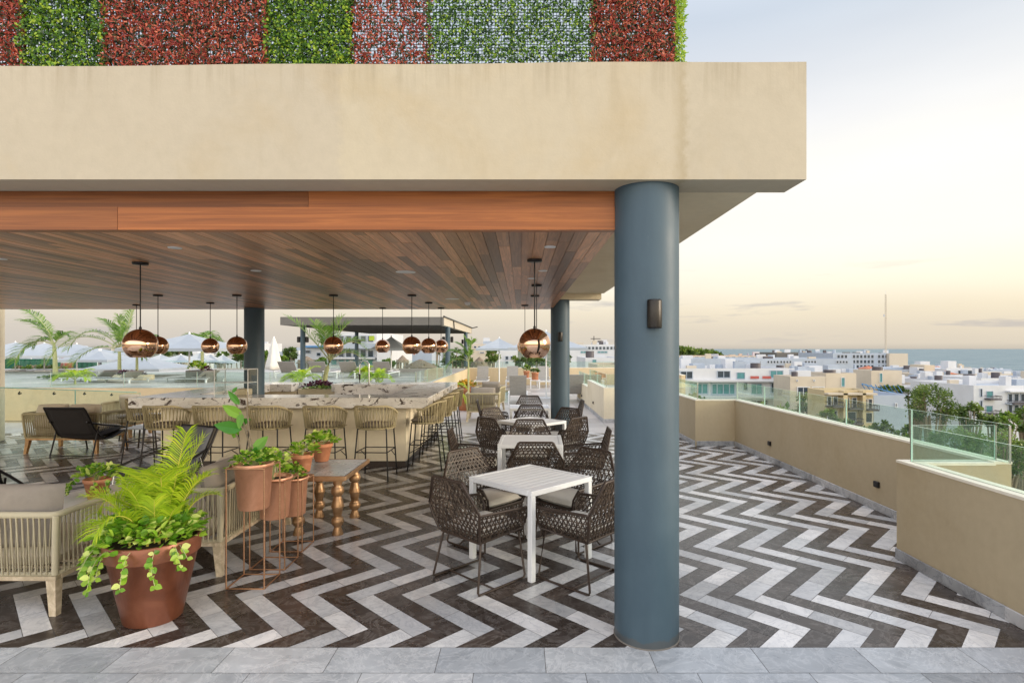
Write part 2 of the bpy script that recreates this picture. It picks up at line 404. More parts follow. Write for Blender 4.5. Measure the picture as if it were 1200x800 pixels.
c=t.ramp(nz,[(.35,(.13,.19,.21)),(.65,(.20,.26,.27))]); c=t.mix(t.ramp(f2,[(.55,(0,0,0)),(.72,(.4,.4,.4))]),c,(.5,.55,.54))
t.bsdf(c,.55,0,f2,.6,1.2,.15)
simple('foam',(.8,.8,.78),.8,0,.1,.1)
simple('sand',(.62,.54,.41),.9,0,.1,.1)
t=NT('pool_water'); v=t.coord(); nz=t.noise(v,3,4,.6); t.bsdf(t.ramp(nz,[(.3,(.12,.38,.40)),(.7,(.25,.52,.52))]),.06,0,nz,.3,.03,.6)
# =================================================================== FLOOR
def clip_poly(poly, x0,y0,x1,y1):
    def cl(p, ins, inter):
        o=[]
        for i in range(len(p)):
            a=p[i-1]; b=p[i]; ia=ins(a); ib=ins(b)
            if ib:
                if not ia: o.append(inter(a,b))
                o.append(b)
            elif ia: o.append(inter(a,b))
        return o
    for ax,lim,sg in ((0,x0,1),(0,x1,-1),(1,y0,1),(1,y1,-1)):
        if not poly: return poly
        def it(a,b,ax=ax,lim=lim):
            t=(lim-a[ax])/(b[ax]-a[ax]); return (a[0]+(b[0]-a[0])*t,a[1]+(b[1]-a[1])*t)
        poly=cl(poly,(lambda p,ax=ax,lim=lim,sg=sg:(p[ax]-lim)*sg>=0),it)
    return poly
FY0=3.62; FY1=12.75
W=.1515; L=W*5; S2=math.sqrt(.5)
# apex: dark band outer right corner at (1.756,4.930)
def rot(u,v): return (1.756+(u-v)*S2, 4.930-(u+v)*S2)
fl=MB(); G=.0018
rects=[(-13.2,FY0,3.41,FY1),(3.41,5.17,4.18,11.1)]
from math import floor
for k in range(-60,50):            # bands
    for m in range(-14,14):        # periods along the band
        # right-going arm B: ends at the outer right corner (u=0,v=0) of the band; A starts below it
        bu=k*W; bv=-k*W
        ou=bu+m*L; ov=bv+m*L
        arms=[(ou-L,ov-W+W*0,ou,ov)]  # placeholder replaced below
        # band region: arm B: u in [ou-L,ou], v in [ov,ov+W]; arm A: u in [ou-W,ou], v in [ov+W, ov+W+L]
        segs=[((ou-L,ov,ou-L/2,ov+W)),((ou-L/2,ov,ou,ov+W)),
              ((ou-W,ov+W,ou,ov+W+L/2)),((ou-W,ov+W+L/2,ou,ov+W+L))]
        for (a,b,c,d) in segs:
            # shift so that B of next period starts where A ends
            q=[rot(a+G,b+G),rot(c-G,b+G),rot(c-G,d-G),rot(a+G,d-G)]
            xs=[p[0] for p in q]; ys=[p[1] for p in q]
            for rc in rects:
                if max(xs)<rc[0] or min(xs)>rc[2] or max(ys)<rc[1] or min(ys)>rc[3]: continue
                pl=clip_poly(q,*rc)
                if len(pl)>=3:
                    fl.add([(p[0],p[1],0) for p in pl],[tuple(range(len(pl)))[::-1]],0 if k%2==0 else 1)
def fix_up(o):
    me=o.data
    import bmesh
    b=bmesh.new(); b.from_mesh(me)
    for f in b.faces:
        if f.normal.z<0: f.normal_flip()
    b.to_mesh(me); b.free()
o=fl.build('floor',['dark_marble','white_marble']); fix_up(o); tag(o,kind='structure')
gr=MB(); gr.add([(-13.2,2,-.004),(3.41,2,-.004),(3.41,FY1,-.004),(-13.2,FY1,-.004)],[(0,1,2,3)])
gr.add([(3.41,5.16,-.004),(4.18,5.16,-.004),(4.18,11.1,-.004),(3.41,11.1,-.004)],[(0,1,2,3)])
tag(gr.build('floor_bed','grout'),kind='structure')
sl=MB()
def slab_row(y0,y1,w,off):
    x=-8.+off
    while x<3.41:
        x1=min(x+w,3.41)
        sl.add([(x+G,y0+G,0),(x1-G,y0+G,0),(x1-G,y1-G,0),(x+G,y1-G,0)],[(0,1,2,3)]); x+=w
slab_row(3.335,3.62,.655,.29); slab_row(3.05,3.335,.655,.52); slab_row(2.765,3.05,.655,.1); slab_row(2.2,2.765,.655,.3)
tag(sl.build('floor_border','grey_marble'),kind='structure')
bt=MB(); bt.add([(-8,-6,0),(3.41,-6,0),(3.41,2.2,0),(-8,2.2,0)],[(0,1,2,3)])
tag(bt.build('floor_front','grey_marble'),kind='structure')
dk=MB()
def deck_rect(x0,y0,x1,y1,z=0,s=.9):
    y=y0
    while y<y1-.01:
        x=x0
        while x<x1-.01:
            X1=min(x+s,x1);Y1=min(y+s,y1)
            dk.add([(x+.003,y+.003,z),(X1-.003,y+.003,z),(X1-.003,Y1-.003,z),(x+.003,Y1-.003,z)],[(0,1,2,3)]); x+=s
        y+=s
deck_rect(-13.2,FY1,3.41,14.56); deck_rect(-2.7,14.56,2.13,20); deck_rect(-.45,20,2.13,26); deck_rect(-2.7,26,2.13,29.6); deck_rect(2.13,21.4,6,29.6)
tag(dk.build('pool_deck','deck_tile'),kind='structure')
ub=MB(); ub.box(-26,14.9,-16,-2.7,29.9,-.02); ub.box(-2.7,12.75,-16,2.13,20,-.006); ub.box(-2.7,26,-16,6.2,29.9,-.006); ub.box(-.45,20,-16,2.13,26,-.006);ub.box(2.13,21.4,-16,6.2,26,-.006)
ub.box(-13.2,-6,-16,3.41,12.75,-.01); ub.box(3.41,5.0,-16,4.33,11.1,-.01); ub.box(-13.2,12.75,-16,-2.7,14.9,-.01); ub.box(-2.7,20,-16,-.45,26,-.6); ub.box(2.13,12.75,-16,3.41,14.9,-.006); ub.box(-26,-6,-16,-13.2,14.9,-.01)
tag(ub.build('terrace_base','wall_plaster'),kind='structure')
pw=MB(); pw.add([(-2.7,20,-.07),(-.45,20,-.07),(-.45,26,-.07),(-2.7,26,-.07)],[(0,1,2,3)])
tag(pw.build('pool_water','pool_water'),kind='structure')
rd=MB(); rd.box(-26,14.9,0,-2.7,29.6,.86)
tag(rd.build('raised_deck',['deck_plaster']),kind='structure')
rt=MB()
for i in range(26):
    for j in range(16):
        rt.add([(-26+i*.9+.003,14.93+j*.9+.003,.864),(min(-26+i*.9+.897,-2.72),14.93+j*.9+.003,.864),(min(-26+i*.9+.897,-2.72),14.93+j*.9+.897,.864),(-26+i*.9+.003,14.93+j*.9+.897,.864)],[(0,1,2,3)])
tag(rt.build('raised_deck_paving',['deck_tile']),kind='structure')

# =================================================================== ROOF
roof=empty('roof_canopy',(0,3.543,2.95),0,'flat roof canopy over the bar with broad sand coloured plaster fascia and plank ceiling','roof canopy')
RY=3.543; RZ=2.95
b=MB()
n=40
xs=[-7+(1.78+7)*i/n for i in range(n+1)]
def topz(x): return 3.655+.03*(x+3.2)/5.0+.004*math.sin(x*3)
vs=[];fs=[]
for x in xs:
    vs+= [(x,0,0),(x,0,topz(x)-RZ),(x,.30,topz(x)-RZ),(x,.30,0)]
for i in range(n):
    a=i*4
    for q in ((0,1,2,3),):
        for e in range(4):
            e2=(e+1)%4
            fs.append((a+e,a+4+e,a+4+e2,a+e2))
fs.append((0,1,2,3)); fs.append(tuple(n*4+i for i in (3,2,1,0)))
b.add(vs,fs,0)
b.build('fascia','plaster',roof)
b=MB(); b.box(-11.5,.302,0,1.594,7.36,.62); b.build('slab','soffit_plaster',roof)
b=MB(); b.box(-11.5,7.362,-.11,1.55,7.76,.6); b.build('rear_beam','soffit_plaster',roof)
# suspended ceiling of planks (Y 3.86..11.55)
b=MB()
x=.637; i=0
while x>-11.4:
    y=.33+0.0; yend=8.0
    y-=random.uniform(0,1.2)
    while y<yend:
        ln=random.choice([1.2,1.5,1.8,2.1,2.4]); y0=max(y,.33); y1=min(y+ln,yend)
        if y1>y0+.02:
            dz=random.uniform(0,.0015)
            b.box(x-.0865,y0+.0015,-.26-dz,x,y1-.0015,-.245)
        y+=ln
    x-=.09; i+=1
b.box(-11.4,.33,-.2445,.637,7.34,-.2)
b.build('plank_ceiling','ceiling_wood',roof)
b=MB()
b.box(gx(361,3.80)+.0015,.26,-.108,.637,.328,-.002,0,.62); b.box(-6.5,.26,-.108,gx(361,3.80)-.0015,.328,-.002,0,.05)
b.build('upper_timber_board','teak_beam',roof)
b=MB()
b.box(gx(138,3.79)+.0015,.245,-.262,.637,.328,-.111,0,.85); b.box(-6.5,.245,-.262,gx(138,3.79)-.0015,.328,-.111,0,.45)
b.build('lower_timber_board','teak_beam',roof)
# ceiling downlights
dl_labels=['small round recessed ceiling light at the left front, nearest the large left pendant',
 'small round recessed ceiling light in the leftmost strip of the plank ceiling',
 'small round recessed ceiling light between the bar and the front timber board, left of centre',
 'larger round flush white ceiling speaker above the bar',
 'front round recessed ceiling light in the row above the dining tables',
 'second round recessed ceiling light in the row above the dining tables',
 'third round recessed ceiling light in the row above the dining tables',
 'far larger flush white ceiling disc above the end of the bar']
for (px,py,r),lb in zip([(205,290,.05),(0,303,.05),(300,317,.05),(475.5,318.5,.10),(644.5,289,.045),(636,317,.045),(623,326,.045),(530,350,.11)],dl_labels):
    Y=.79*F/(408-py); X=gx(px,Y)
    e=empty('ceiling_disc' if r>.09 else 'ceiling_light',(X,Y,2.69),0,lb,'ceiling speaker' if r>.09 else 'ceiling light','discs recessed in the plank ceiling')
    b=MB(); b.lathe((0,0,0),[(r*.75,-.004),(r,-.006),(r*1.02,-.001),(r*1.02,.0)],24); b.build('trim_ring','white_metal',e)
    b=MB(); b.disc((0,0,-.003),r*.78); b.build('diffuser' if r<.09 else 'grille','white_metal',e)
e=empty('smoke_detector',(gx(548,9.76),9.76,2.69),0,'small white domed smoke detector on the far plank ceiling','smoke detector')
b=MB(); b.lathe((0,0,0),[(.055,0),(.055,-.02),(.04,-.045),(.001,-.055)],20); b.build('housing','white_metal',e)
b=MB(); b.lathe((0,0,0),[(.058,0),(.058,-.012),(.052,-.013)],20); b.build('base_ring','white_metal',e)

# =================================================================== COLUMNS
def column(X,Y,r,h,label,mat='blue_paint'):
    e=empty('column',(X,Y,0),0,label,'column','round columns holding the roof')
    b=MB(); b.lathe((0,0,0),[(r,0),(r,h)],64); b.build('shaft',mat,e)
    b=MB(); b.lathe((0,0,0),[(r+.005,0),(r+.005,.003),(r-.001,.008)],64); b.build('sealant_ring','grout',e)
    return e
column(.838,3.79,.2105,2.953,'thick slate blue round column in the foreground beside the nearest white table')
column(.775,11.15,.185,2.953,'slate blue round column at the far end of the dining row')
column(gx(298,11.2),11.2,.185,2.7,'dark slate round column rising behind the bar counter')
column(-10.98,11.6,.35,2.953,'pale cream column at the far left edge of the terrace','cream_plaster')
def wall_light(X,Y,Z,ang,label,s=1):
    e=empty('wall_light',(X,Y,Z),ang,label,'wall light','half round wall lights on the columns')
    b=MB(); pr=[]
    n=14; w=.047*s; d=.05*s; h=.09*s
    vs=[];
    for zz,k in ((-h,.93),(-h+.01,1),(h-.01,1),(h,.93)):
        for i in range(n+1):
            t=math.pi*i/n
            vs.append((w*k*math.cos(t),-d*k*math.sin(t)-.02*s,zz))
    fs=[]
    for j in range(3):
        for i in range(n): fs.append((j*(n+1)+i+1,j*(n+1)+i,(j+1)*(n+1)+i,(j+1)*(n+1)+i+1))
        fs.append((j*(n+1),j*(n+1)+n,(j+1)*(n+1)+n,(j+1)*(n+1)))
    fs.append(tuple(range(n+1))); fs.append(tuple(3*(n+1)+i for i in range(n,-1,-1)))
    b.add(vs,fs,0,None,True); o=b.build('shade','bronze',e)
    b=MB(); b.box(-.035*s,-.022*s,-.075*s,.035*s,.012,.075*s); b.build('backplate','black_metal',e)
wall_light(gx(765,3.60),3.582,gz(368,3.58),R(2),'half round bronze wall light on the near slate blue column')
wall_light(gx(656.5,10.97),10.965,gz(394.5,10.95),0,'half round bronze wall light on the far slate blue column')

# =================================================================== PENDANTS
def pendant():
    e=empty('pendant_lamp',(0,0,2.69))
    b=MB(); b.lathe((0,0,0),[(.001,-.022),(.062,-.022),(.066,-.016),(.066,0)],28); b.build('ceiling_rose','black_metal',e)
    b=MB(); b.tube([(0,0,-.02),(0,0,-.63)],.0055,8); b.build('rod','black_metal',e)
    b=MB(); r=.142; prof=[]
    for i in range(0,29):
        t=math.pi*(.19+.81*i/28.)          # open flattened bottom
        prof.append((max(.001,r*math.sin(t)),-r*math.cos(t)))
    b.lathe((0,0,-.755),prof,48); sh=b.build('shade','copper_mirror',e)
    b=MB(); b.lathe((0,0,-.755),[(.001,-.113),(.078,-.113),(.081,-.117)],36); b.build('lens','copper_mirror',e)
    b=MB(); b.lathe((0,0,-.755),[(.012,.14),(.012,.158),(.006,.165)],16); b.build('collar','black_metal',e)
    return e
pd=[(-3.50,5.24,'large copper ball pendant lamp hanging nearest above the grey lounge chair, left of the bar'),
 (.125,5.07,'large copper ball pendant lamp hanging nearest above the row of white tables'),
 (-6.95,10.3,'copper ball pendant lamp whose shade is hidden behind the nearest left pendant'),
 (-5.37,8.43,'copper ball pendant lamp half overlapped by the nearest left pendant'),
 (-5.37,9.85,'small copper ball pendant lamp standing alone above the left part of the bar'),
 (-4.20,8.43,'copper ball pendant lamp just left of the dark column behind the bar'),
 (-5.28,11.2,'small copper ball pendant lamp in front of the dark column behind the bar'),
 (-2.77,8.43,'copper ball pendant lamp in front of the tall palm behind the bar'),
 (-2.70,11.14,'small copper ball pendant lamp above the bar tap, under the grey pergola'),
 (-1.61,8.43,'biggest of the three clustered copper ball pendants at the right end of the bar'),
 (-1.58,9.80,'middle one of the three clustered copper ball pendants at the right end of the bar'),
 (-1.55,11.1,'smallest of the three clustered copper ball pendants at the right end of the bar'),
 (.20,7.09,'copper ball pendant lamp second in the line above the white tables, hidden behind the first'),
 (.215,8.5,'copper ball pendant lamp third in the line above the white tables, hidden behind the first'),
 (.08,10.4,'farthest copper ball pendant lamp above the white tables, its rod left of the others')]
p0=pendant()
for i,(X,Y,lb) in enumerate(pd):
    e=p0 if i==0 else copy_tree(p0)
    e.location=(X,Y,2.69); e.rotation_euler=(0,0,i*.7); tag(e,lb,'pendant lamp','copper ball pendant lamps')

# =================================================================== HEDGE SCREEN ON THE ROOF
hx=[gx(p,3.63) for p in (-165,-70,25,122,217,312,410,503,599,695,800)]
hk=['g','r0','g2','r','r','g3','rs','gd','gd','rr']
hl={'g':'leafy green panel','r0':'dense red panel','g2':'bright green panel','r':'red panel','g3':'dense bright green panel','rs':'thin sparse red panel','gd':'dark small leaved green panel','rr':'dense red panel with yellow edge'}
names=['artificial hedge panel of green leaves at the far left roof edge, outside the frame',
'dark red artificial hedge panel cut by the left edge of the picture',
'bright green artificial hedge panel, leftmost whole one on the roof edge',
'red artificial hedge panel right of the leftmost bright green one',
'red artificial hedge panel just left of the dense lime green one',
'dense lime green artificial hedge panel between two red ones',
'thin sparse red artificial hedge panel showing much sky through its grid',
'dark green small leaved hedge panel right of the sparse red one',
'dark green small leaved hedge panel left of the dense red end panel',
'dense red artificial hedge panel with yellow leaves at the right end of the roof']
HZ0=3.60; HZ1=4.42
for i in range(1,10):
    x0,x1=hx[i],hx[i+1]; w=x1-x0; k=hk[i]
    e=empty('hedge_panel',((x0+x1)/2,3.66,HZ0),0,names[i],'hedge panel','artificial hedge panels along the roof edge')
    b=MB(); n=int(w/.0205)
    for j in range(n+1):
        xx=-w/2+w*j/n; jj=random.uniform(-.003,.003)
        b.box(xx-.002,-.004,.0,xx+.002,-.001,HZ1-HZ0,0,.3)
    for j in range(int((HZ1-HZ0)/.0205)):
        b.box(-w/2,-.007,j*.0205,w/2,-.0045,j*.0205+.004,0,.3)
    b.build('wire_grid','hedge_wire',e)
    b=MB()
    dens={'g':7200,'r0':9000,'g2':7600,'r':7400,'g3':10000,'rs':4600,'gd':6400,'rr':9500}[k]
    dens=int(dens*w/.57)
    red=k in('r','rs','rr','r0')
    for q in range(dens):
        xx=random.uniform(-w/2-.014,w/2+.014); 
        if k=='rr' and xx>w/2-.045: lo,hi=(.85,1.) ; 
        zz=random.uniform(.06,HZ1-HZ0)
        if not red: zz=max(zz,.09)
        if k=='gd' and zz<.14 and random.random()<.6: continue
        yy=-random.uniform(.002,.07 if k!='rs' else .03)*(.5+.5*abs(math.sin(xx*23+zz*9+i)*math.cos(zz*31-xx*7)))
        if math.sin(xx*41+i*2.1)*math.sin(zz*37+i)*math.sin((xx+zz)*17)>.42 and random.random()<.75: continue
        if red and random.random()<.07: mi_=1
        c=Vector((xx,yy,zz)); a=random.uniform(0,6.28); el=random.uniform(-.9,.9)
        if red:
            ln=random.uniform(.014,.028); wd=.0040
            d=Vector((math.cos(a)*math.cos(el),-abs(math.sin(el))*.8,math.sin(a)*math.cos(el)))
            nn=Vector((random.gauss(0,.5),-1,random.gauss(0,.5)))
            s_=d.cross(nn).normalized()*wd
            rv=random.random()
            if k=='rr' and xx>w/2-.05: mi=1; rv=random.uniform(.6,1)
            else: mi=0
            b.add([c-s_,c+s_,c+d*ln+s_*.8,c+d*ln-s_*.8],[(0,1,2,3)],mi,rv)
        else:
            ln=random.uniform(.014,.024) if k!='gd' else random.uniform(.011,.019); wd=ln*.42
            d=Vector((math.cos(a),-random.uniform(0,.8),math.sin(a))).normalized()
            nn=Vector((random.gauss(0,.6),-1,random.gauss(0,.6)+.3)); s_=d.cross(nn).normalized()*wd
            rv=random.random()**(1.4 if k!='gd' else 2.0)
            b.add([c,c+d*ln*.5+s_,c+d*ln,c+d*ln*.5-s_],[(0,1,2,3)],1,rv)
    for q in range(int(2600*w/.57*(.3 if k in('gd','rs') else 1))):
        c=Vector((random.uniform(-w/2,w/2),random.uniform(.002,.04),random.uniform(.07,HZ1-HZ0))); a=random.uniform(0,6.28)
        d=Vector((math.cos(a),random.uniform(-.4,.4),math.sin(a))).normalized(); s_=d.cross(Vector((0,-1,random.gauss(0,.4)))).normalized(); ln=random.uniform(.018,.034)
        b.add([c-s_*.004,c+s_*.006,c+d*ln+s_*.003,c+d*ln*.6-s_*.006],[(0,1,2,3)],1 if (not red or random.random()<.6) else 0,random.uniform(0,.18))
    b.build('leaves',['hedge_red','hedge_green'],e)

# =================================================================== PARAPET WALLS
def wallbox(name,label,cat,boxes,mat='wall_plaster',skirt=None,cope=True,z1=.88,group='low parapet walls around the terrace'):
    """boxes: (x0,y0,x1,y1); skirt: list of (x0,y0,x1,y1)"""
    x0,y0=boxes[0][0],boxes[0][1]
    e=empty(name,(x0,y0,0),0,label,cat,group)
    b=MB()
    for q in boxes: b.box(q[0]-x0,q[1]-y0,0,q[2]-x0,q[3]-y0,z1 if len(q)<5 else q[4])
    b.build('wall_body',mat,e)
    if cope:
        b=MB()
        for q in boxes: b.box(q[0]-x0-.004,q[1]-y0-.004,(z1 if len(q)<5 else q[4])+.0,q[2]-x0+.004,q[3]-y0+.004,(z1 if len(q)<5 else q[4])+.022)
        b.build('coping','coping',e)
    if skirt:
        b=MB()
        for (a,c,d,f) in skirt:
            ln=max(abs(d-a),abs(f-c)); n=max(1,round(ln/.6)); 
            for i in range(n):
                if abs(d-a)>abs(f-c): b.bbox(a+(d-a)*i/n-x0+.001,c-y0,0,a+(d-a)*(i+1)/n-x0-.001,f-y0,.095,.004)
                else: b.bbox(a-x0,c+(f-c)*i/n-y0+.001,0,d-x0,c+(f-c)*(i+1)/n-y0-.001,.095,.004)
        b.build('skirting','skirt_marble',e)
    return e
wallbox('parapet_wall','sand plastered parapet wall at the right front with grey marble skirting','wall',[(3.41,-3,3.56,5.16)],skirt=[(3.392,-3,3.408,5.16)],z1=.87)
wallbox('parapet_wall','short cross wall closing the right front void below a glass pane','wall',[(3.5605,5.01,4.18,5.16)],z1=.87)
wallbox('parapet_wall','long sand plastered outer parapet wall with small step lights and continuous glass rail','wall',[(4.18,5.02,4.33,11.1)],skirt=[(4.162,5.17,4.178,11.08)],z1=.88)
wallbox('parapet_wall','short parapet wall facing the camera at the bend of the outer wall','wall',[(3.5605,11.1,4.33,11.25)],skirt=[(3.43,11.082,4.16,11.098)],z1=.88)
wallbox('parapet_wall','parapet wall running back behind the near blue column','wall',[(3.41,11.1,3.56,14.71)],skirt=[(3.392,11.1,3.408,14.54)],z1=.88)
wallbox('parapet_wall','parapet wall facing the camera just left of the near blue column, far down the terrace','wall',[(2.13,14.56,3.4095,14.71)],mat='cream_plaster',skirt=[(2.11,14.542,3.39,14.558)],z1=.875)
wallbox('parapet_wall','stepped pale parapet wall with two step lights beyond the dining row','wall',[(2.13,14.7105,2.28,18.1),(2.13,18.1005,2.28,21.4,.66)],mat='cream_plaster',skirt=[(2.112,14.56,2.128,21.38)],z1=.875)
wallbox('rear_wall','beige rear parapet wall behind the sun loungers','wall',[(-2.7,29.6,6.2,29.8)],mat='deck_plaster',z1=.88)
wallbox('side_wall','beige parapet wall at the far right of the pool deck','wall',[(6.05,21.4,6.2,29.598)],mat='deck_plaster',z1=.88)
def step_light(X,Y,Z,lb,flip=False):
    e=empty('step_light',(X,Y,Z),0,lb,'step light','small black step lights in the parapet walls')
    b=MB(); b.bbox(-.03,-.045,-.035,0,.045,.035,.006); b.build('body','black_metal',e)
    b=MB(); b.box(-.033,-.03,-.02,-.0305,.03,.012); b.build('lens','bronze',e)
step_light(4.18,9.53,.31,'small black step light on the outer wall, the farther of two')
step_light(4.18,6.66,.31,'small black step light on the outer wall, the nearer of two')
step_light(2.13,19.7,.26,'small black step light on the pale stepped wall, the farther of two')
step_light(2.13,16.6,.32,'small black step light on the pale stepped wall, the nearer of two')

# glass balustrades
def balustrade(label,p0,p1,z0,z1,n,loc=None,post=True,gap=.012,name='glass_balustrade',mats=('glass','glass_edge'),z1b=None,group='frameless glass balustrades'):
    p0=Vector((*p0,0));p1=Vector((*p1,0)); d=p1-p0; ln=d.length; a=math.atan2(d.y,d.x)
    e=empty(name,(p0.x,p0.y,0),a,label,'glass balustrade',group)
    zb=z1 if z1b is None else z1b
    for i in range(n):
        b=MB(); x0=ln*i/n+gap/2; x1=ln*(i+1)/n-gap/2; t=.006
        za=z1+(zb-z1)*x0/ln; zc=z1+(zb-z1)*x1/ln
        v=[(x0,-t,z0),(x1,-t,z0),(x1,t,z0),(x0,t,z0),(x0,-t,za),(x1,-t,zc),(x1,t,zc),(x0,t,za)]
        b.add(v,[(0,1,5,4),(2,3,7,6)],0); b.add(v,[(0,3,2,1),(4,5,6,7),(1,2,6,5),(3,0,4,7)],1)
        b.build('glass_pane',list(mats),e)
    if post:
        for i in range(n+1):
            x=ln*i/n
            b=MB(); b.box(x-.005,-.009,z0,x+.005,.009,z1-.005); b.build('joint_strip','steel',e)
    return e
balustrade('clear green tinted glass rail standing on the long outer parapet wall',(4.255,11.17),(4.255,4.95),.902,1.235,5)
balustrade('clear glass pane facing the camera at the bend of the outer wall',(3.48,11.17),(4.25,11.17),.902,1.235,1)
balustrade('glass rail running back beside the near blue column',(3.48,14.6),(3.48,11.18),.902,1.235,2)
balustrade('greenish glass pane across the right front void, seen nearly face on',(3.50,5.09),(4.245,5.09),.892,1.215,1)
balustrade('greenish glass rail on the right front parapet wall, seen edge on',(3.485,5.075),(3.485,-3),.892,1.215,4)
balustrade('glass rail on the wall facing the camera left of the near blue column',(2.2,14.63),(3.41,14.63),.898,1.235,1)
balustrade('glass rail on the pale stepped wall beyond the dining row',(2.205,14.65),(2.205,18.1),.898,1.235,2)
balustrade('lower glass rail on the dropped part of the stepped wall',(2.205,18.12),(2.205,21.4),.683,1.05,2)
balustrade('long glass rail along the rear parapet wall behind the loungers',(-2.7,29.7),(6.1,29.7),.9,1.22,5)
balustrade('long glass rail along the edge of the raised deck behind the bar',(-25.9,15.02),(-2.75,15.02),.866,1.275,12)
balustrade('glass rail along the right edge of the raised deck',(-2.78,15.05),(-2.78,23),.866,1.275,4)
balustrade('far glass rail at the back of the raised deck',(-25.9,29.4),(-2.75,29.4),.866,1.275,10,post=False)
bl=balustrade('teal edged glass balustrade around the stairwell at the left, with metal clips',(-9.28,9.9),(-8.95,13.4),0.002,1.21,2,mats=('glass','teal_edge'),z1b=.86,post=False)
for (q,z) in ((.6,1.1),(1.3,1.04),(2.0,.98),(2.7,.9)):
    b=MB(); b.tube([(q,.012,z),(q,.04,z-.03),(q+.03,.06,z-.05),(q+.06,.04,z-.03)],.012,8); b.build('metal_clip','bronze',bl)
b=MB(); v=[(-.0,-.30,1.214),(3.37,-.03,.874),(3.37,.02,.874),(-.0,.02,1.214)]; b.add(v+[(x,y,z+.012) for x,y,z in v],[(3,2,1,0),(4,5,6,7),(0,1,5,4),(1,2,6,5),(2,3,7,6),(3,0,4,7)])
b.build('handrail','teal_edge',bl)
# =================================================================== BAR
bar=empty('bar_counter',(-3.75,8.8,0),0,'long island bar with thick speckled stone top on a cream plaster base','bar counter')
bx=lambda X:X+3.75
by=lambda Y:Y-8.8
b=MB()
T0,T1=.975,1.135
b.bbox(bx(-6.07),0,T0,bx(-1.43),.65,T1,.004)                      # front run
b.bbox(bx(-2.16),.6505,T0,bx(-1.43),4.1,T1,.004)                   # right run
b.bbox(bx(-6.07),.6505,T0,bx(-5.35),4.1,T1,.004)                   # left run
b.bbox(bx(-4.04),3.35,T0,bx(-2.161),4.1,T1,.004)                   # rear right run
b.bbox(bx(-5.349),3.35,T0,bx(-4.89),4.1,T1,.004)
b.build('stone_top','granite',bar)
b=MB()
b.box(bx(-5.75),.30,.10,bx(-1.83),.50,T0-.001)
b.box(bx(-1.98),.501,.10,bx(-1.83),3.9,T0-.001)
b.box(bx(-5.75),.501,.10,bx(-5.6),3.9,T0-.001)
b.box(bx(-4.0),3.6,.10,bx(-1.981),3.9,T0-.001); b.box(bx(-5.599),3.6,.10,bx(-4.9),3.9,T0-.001)
for X in (-5.0,-4.2,-3.4,-2.6):
    b.box(bx(X),.2975,.12,bx(X)+.006,.2995,.96,1)
b.build('plaster_base',['cream_plaster','wall_plaster'],bar)
b=MB()
b.box(bx(-5.73),.32,0,bx(-1.85),.48,.099); b.box(bx(-1.96),.49,0,bx(-1.85),3.88,.099); b.box(bx(-5.73),.49,0,bx(-5.62),3.88,.099); b.box(bx(-3.98),3.62,0,bx(-1.97),3.88,.099)
b.build('plinth','brown_metal',bar)
b=MB()
b.box(bx(-5.34),.75,.86,bx(-2.2),1.15,.90); b.build('work_shelf','granite',bar)
b=MB(); b.box(bx(-3.95),2.95,.86,bx(-2.2),3.34,.90); b.box(bx(-3.95),3.3,.9005,bx(-2.2),3.345,1.10); b.build('work_shelf','granite',bar)
tap=empty('kitchen_tap',(gx(427,12.1),12.1,1.135),0,'tall chrome gooseneck tap standing on the rear run of the bar','tap')
b=MB(); pts=[(.10,0,0),(.10,0,.40)]+[(.0+.10*math.cos(t),0,.40+.10*math.sin(t)) for t in [math.pi*i/10 for i in range(1,11)]]+[(-.10,0,.22)]
b.tube(pts,.014,10); b.build('spout','steel',tap)
b=MB(); b.tube([(.10,0,0),(.10,0,.07)],.024,12); b.tube([(.12,0,.06),(.18,0,.09)],.008,8); b.build('handle','steel',tap)
b=MB(); b.tube([(-.10,0,.22),(-.10,0,.10)],.018,10); b.tube([(-.1,0,.1),(-.1,0,.03)],.009,8); b.build('spray_head','black_metal',tap)
dc=empty('display_case',(gx(277,9.35),9.35,1.136),0,'clear glass display case with one shelf standing on the bar top','display case')
b=MB(); w_,d_,h_=.27,.17,.42
for q in ((-w_,-d_,0,w_,-d_+.006,h_),(-w_,d_-.006,0,w_,d_,h_),(-w_,-d_+.0065,0,-w_+.006,d_-.0065,h_),(w_-.006,-d_+.0065,0,w_,d_-.0065,h_)): b.box(*q)
b.build('glass_box','clear_glass',dc)
b=MB(); b.box(-w_+.008,-d_+.008,.20,w_-.008,d_-.008,.212); b.build('shelf','white_metal',dc)
b=MB()
for s in (-1,1):
    for q in (-1,1): b.box(s*w_-.005,q*d_-.005,0,s*w_+.005,q*d_+.005,h_)
b.box(-w_-.005,-d_-.005,h_,w_+.005,-d_+.006,h_+.008); b.box(-w_-.005,d_-.006,h_,w_+.005,d_+.005,h_+.008); b.box(-w_-.005,-d_+.0061,h_,-w_+.006,d_-.0061,h_+.008); b.box(w_-.006,-d_+.0061,h_,w_+.005,d_-.0061,h_+.008); b.build('corner_trim','white_metal',dc)
b=MB(); b.bbox(.02,-.10,.002,.22,.10,.10,.01); b.build('wooden_tray','pale_wood',dc)

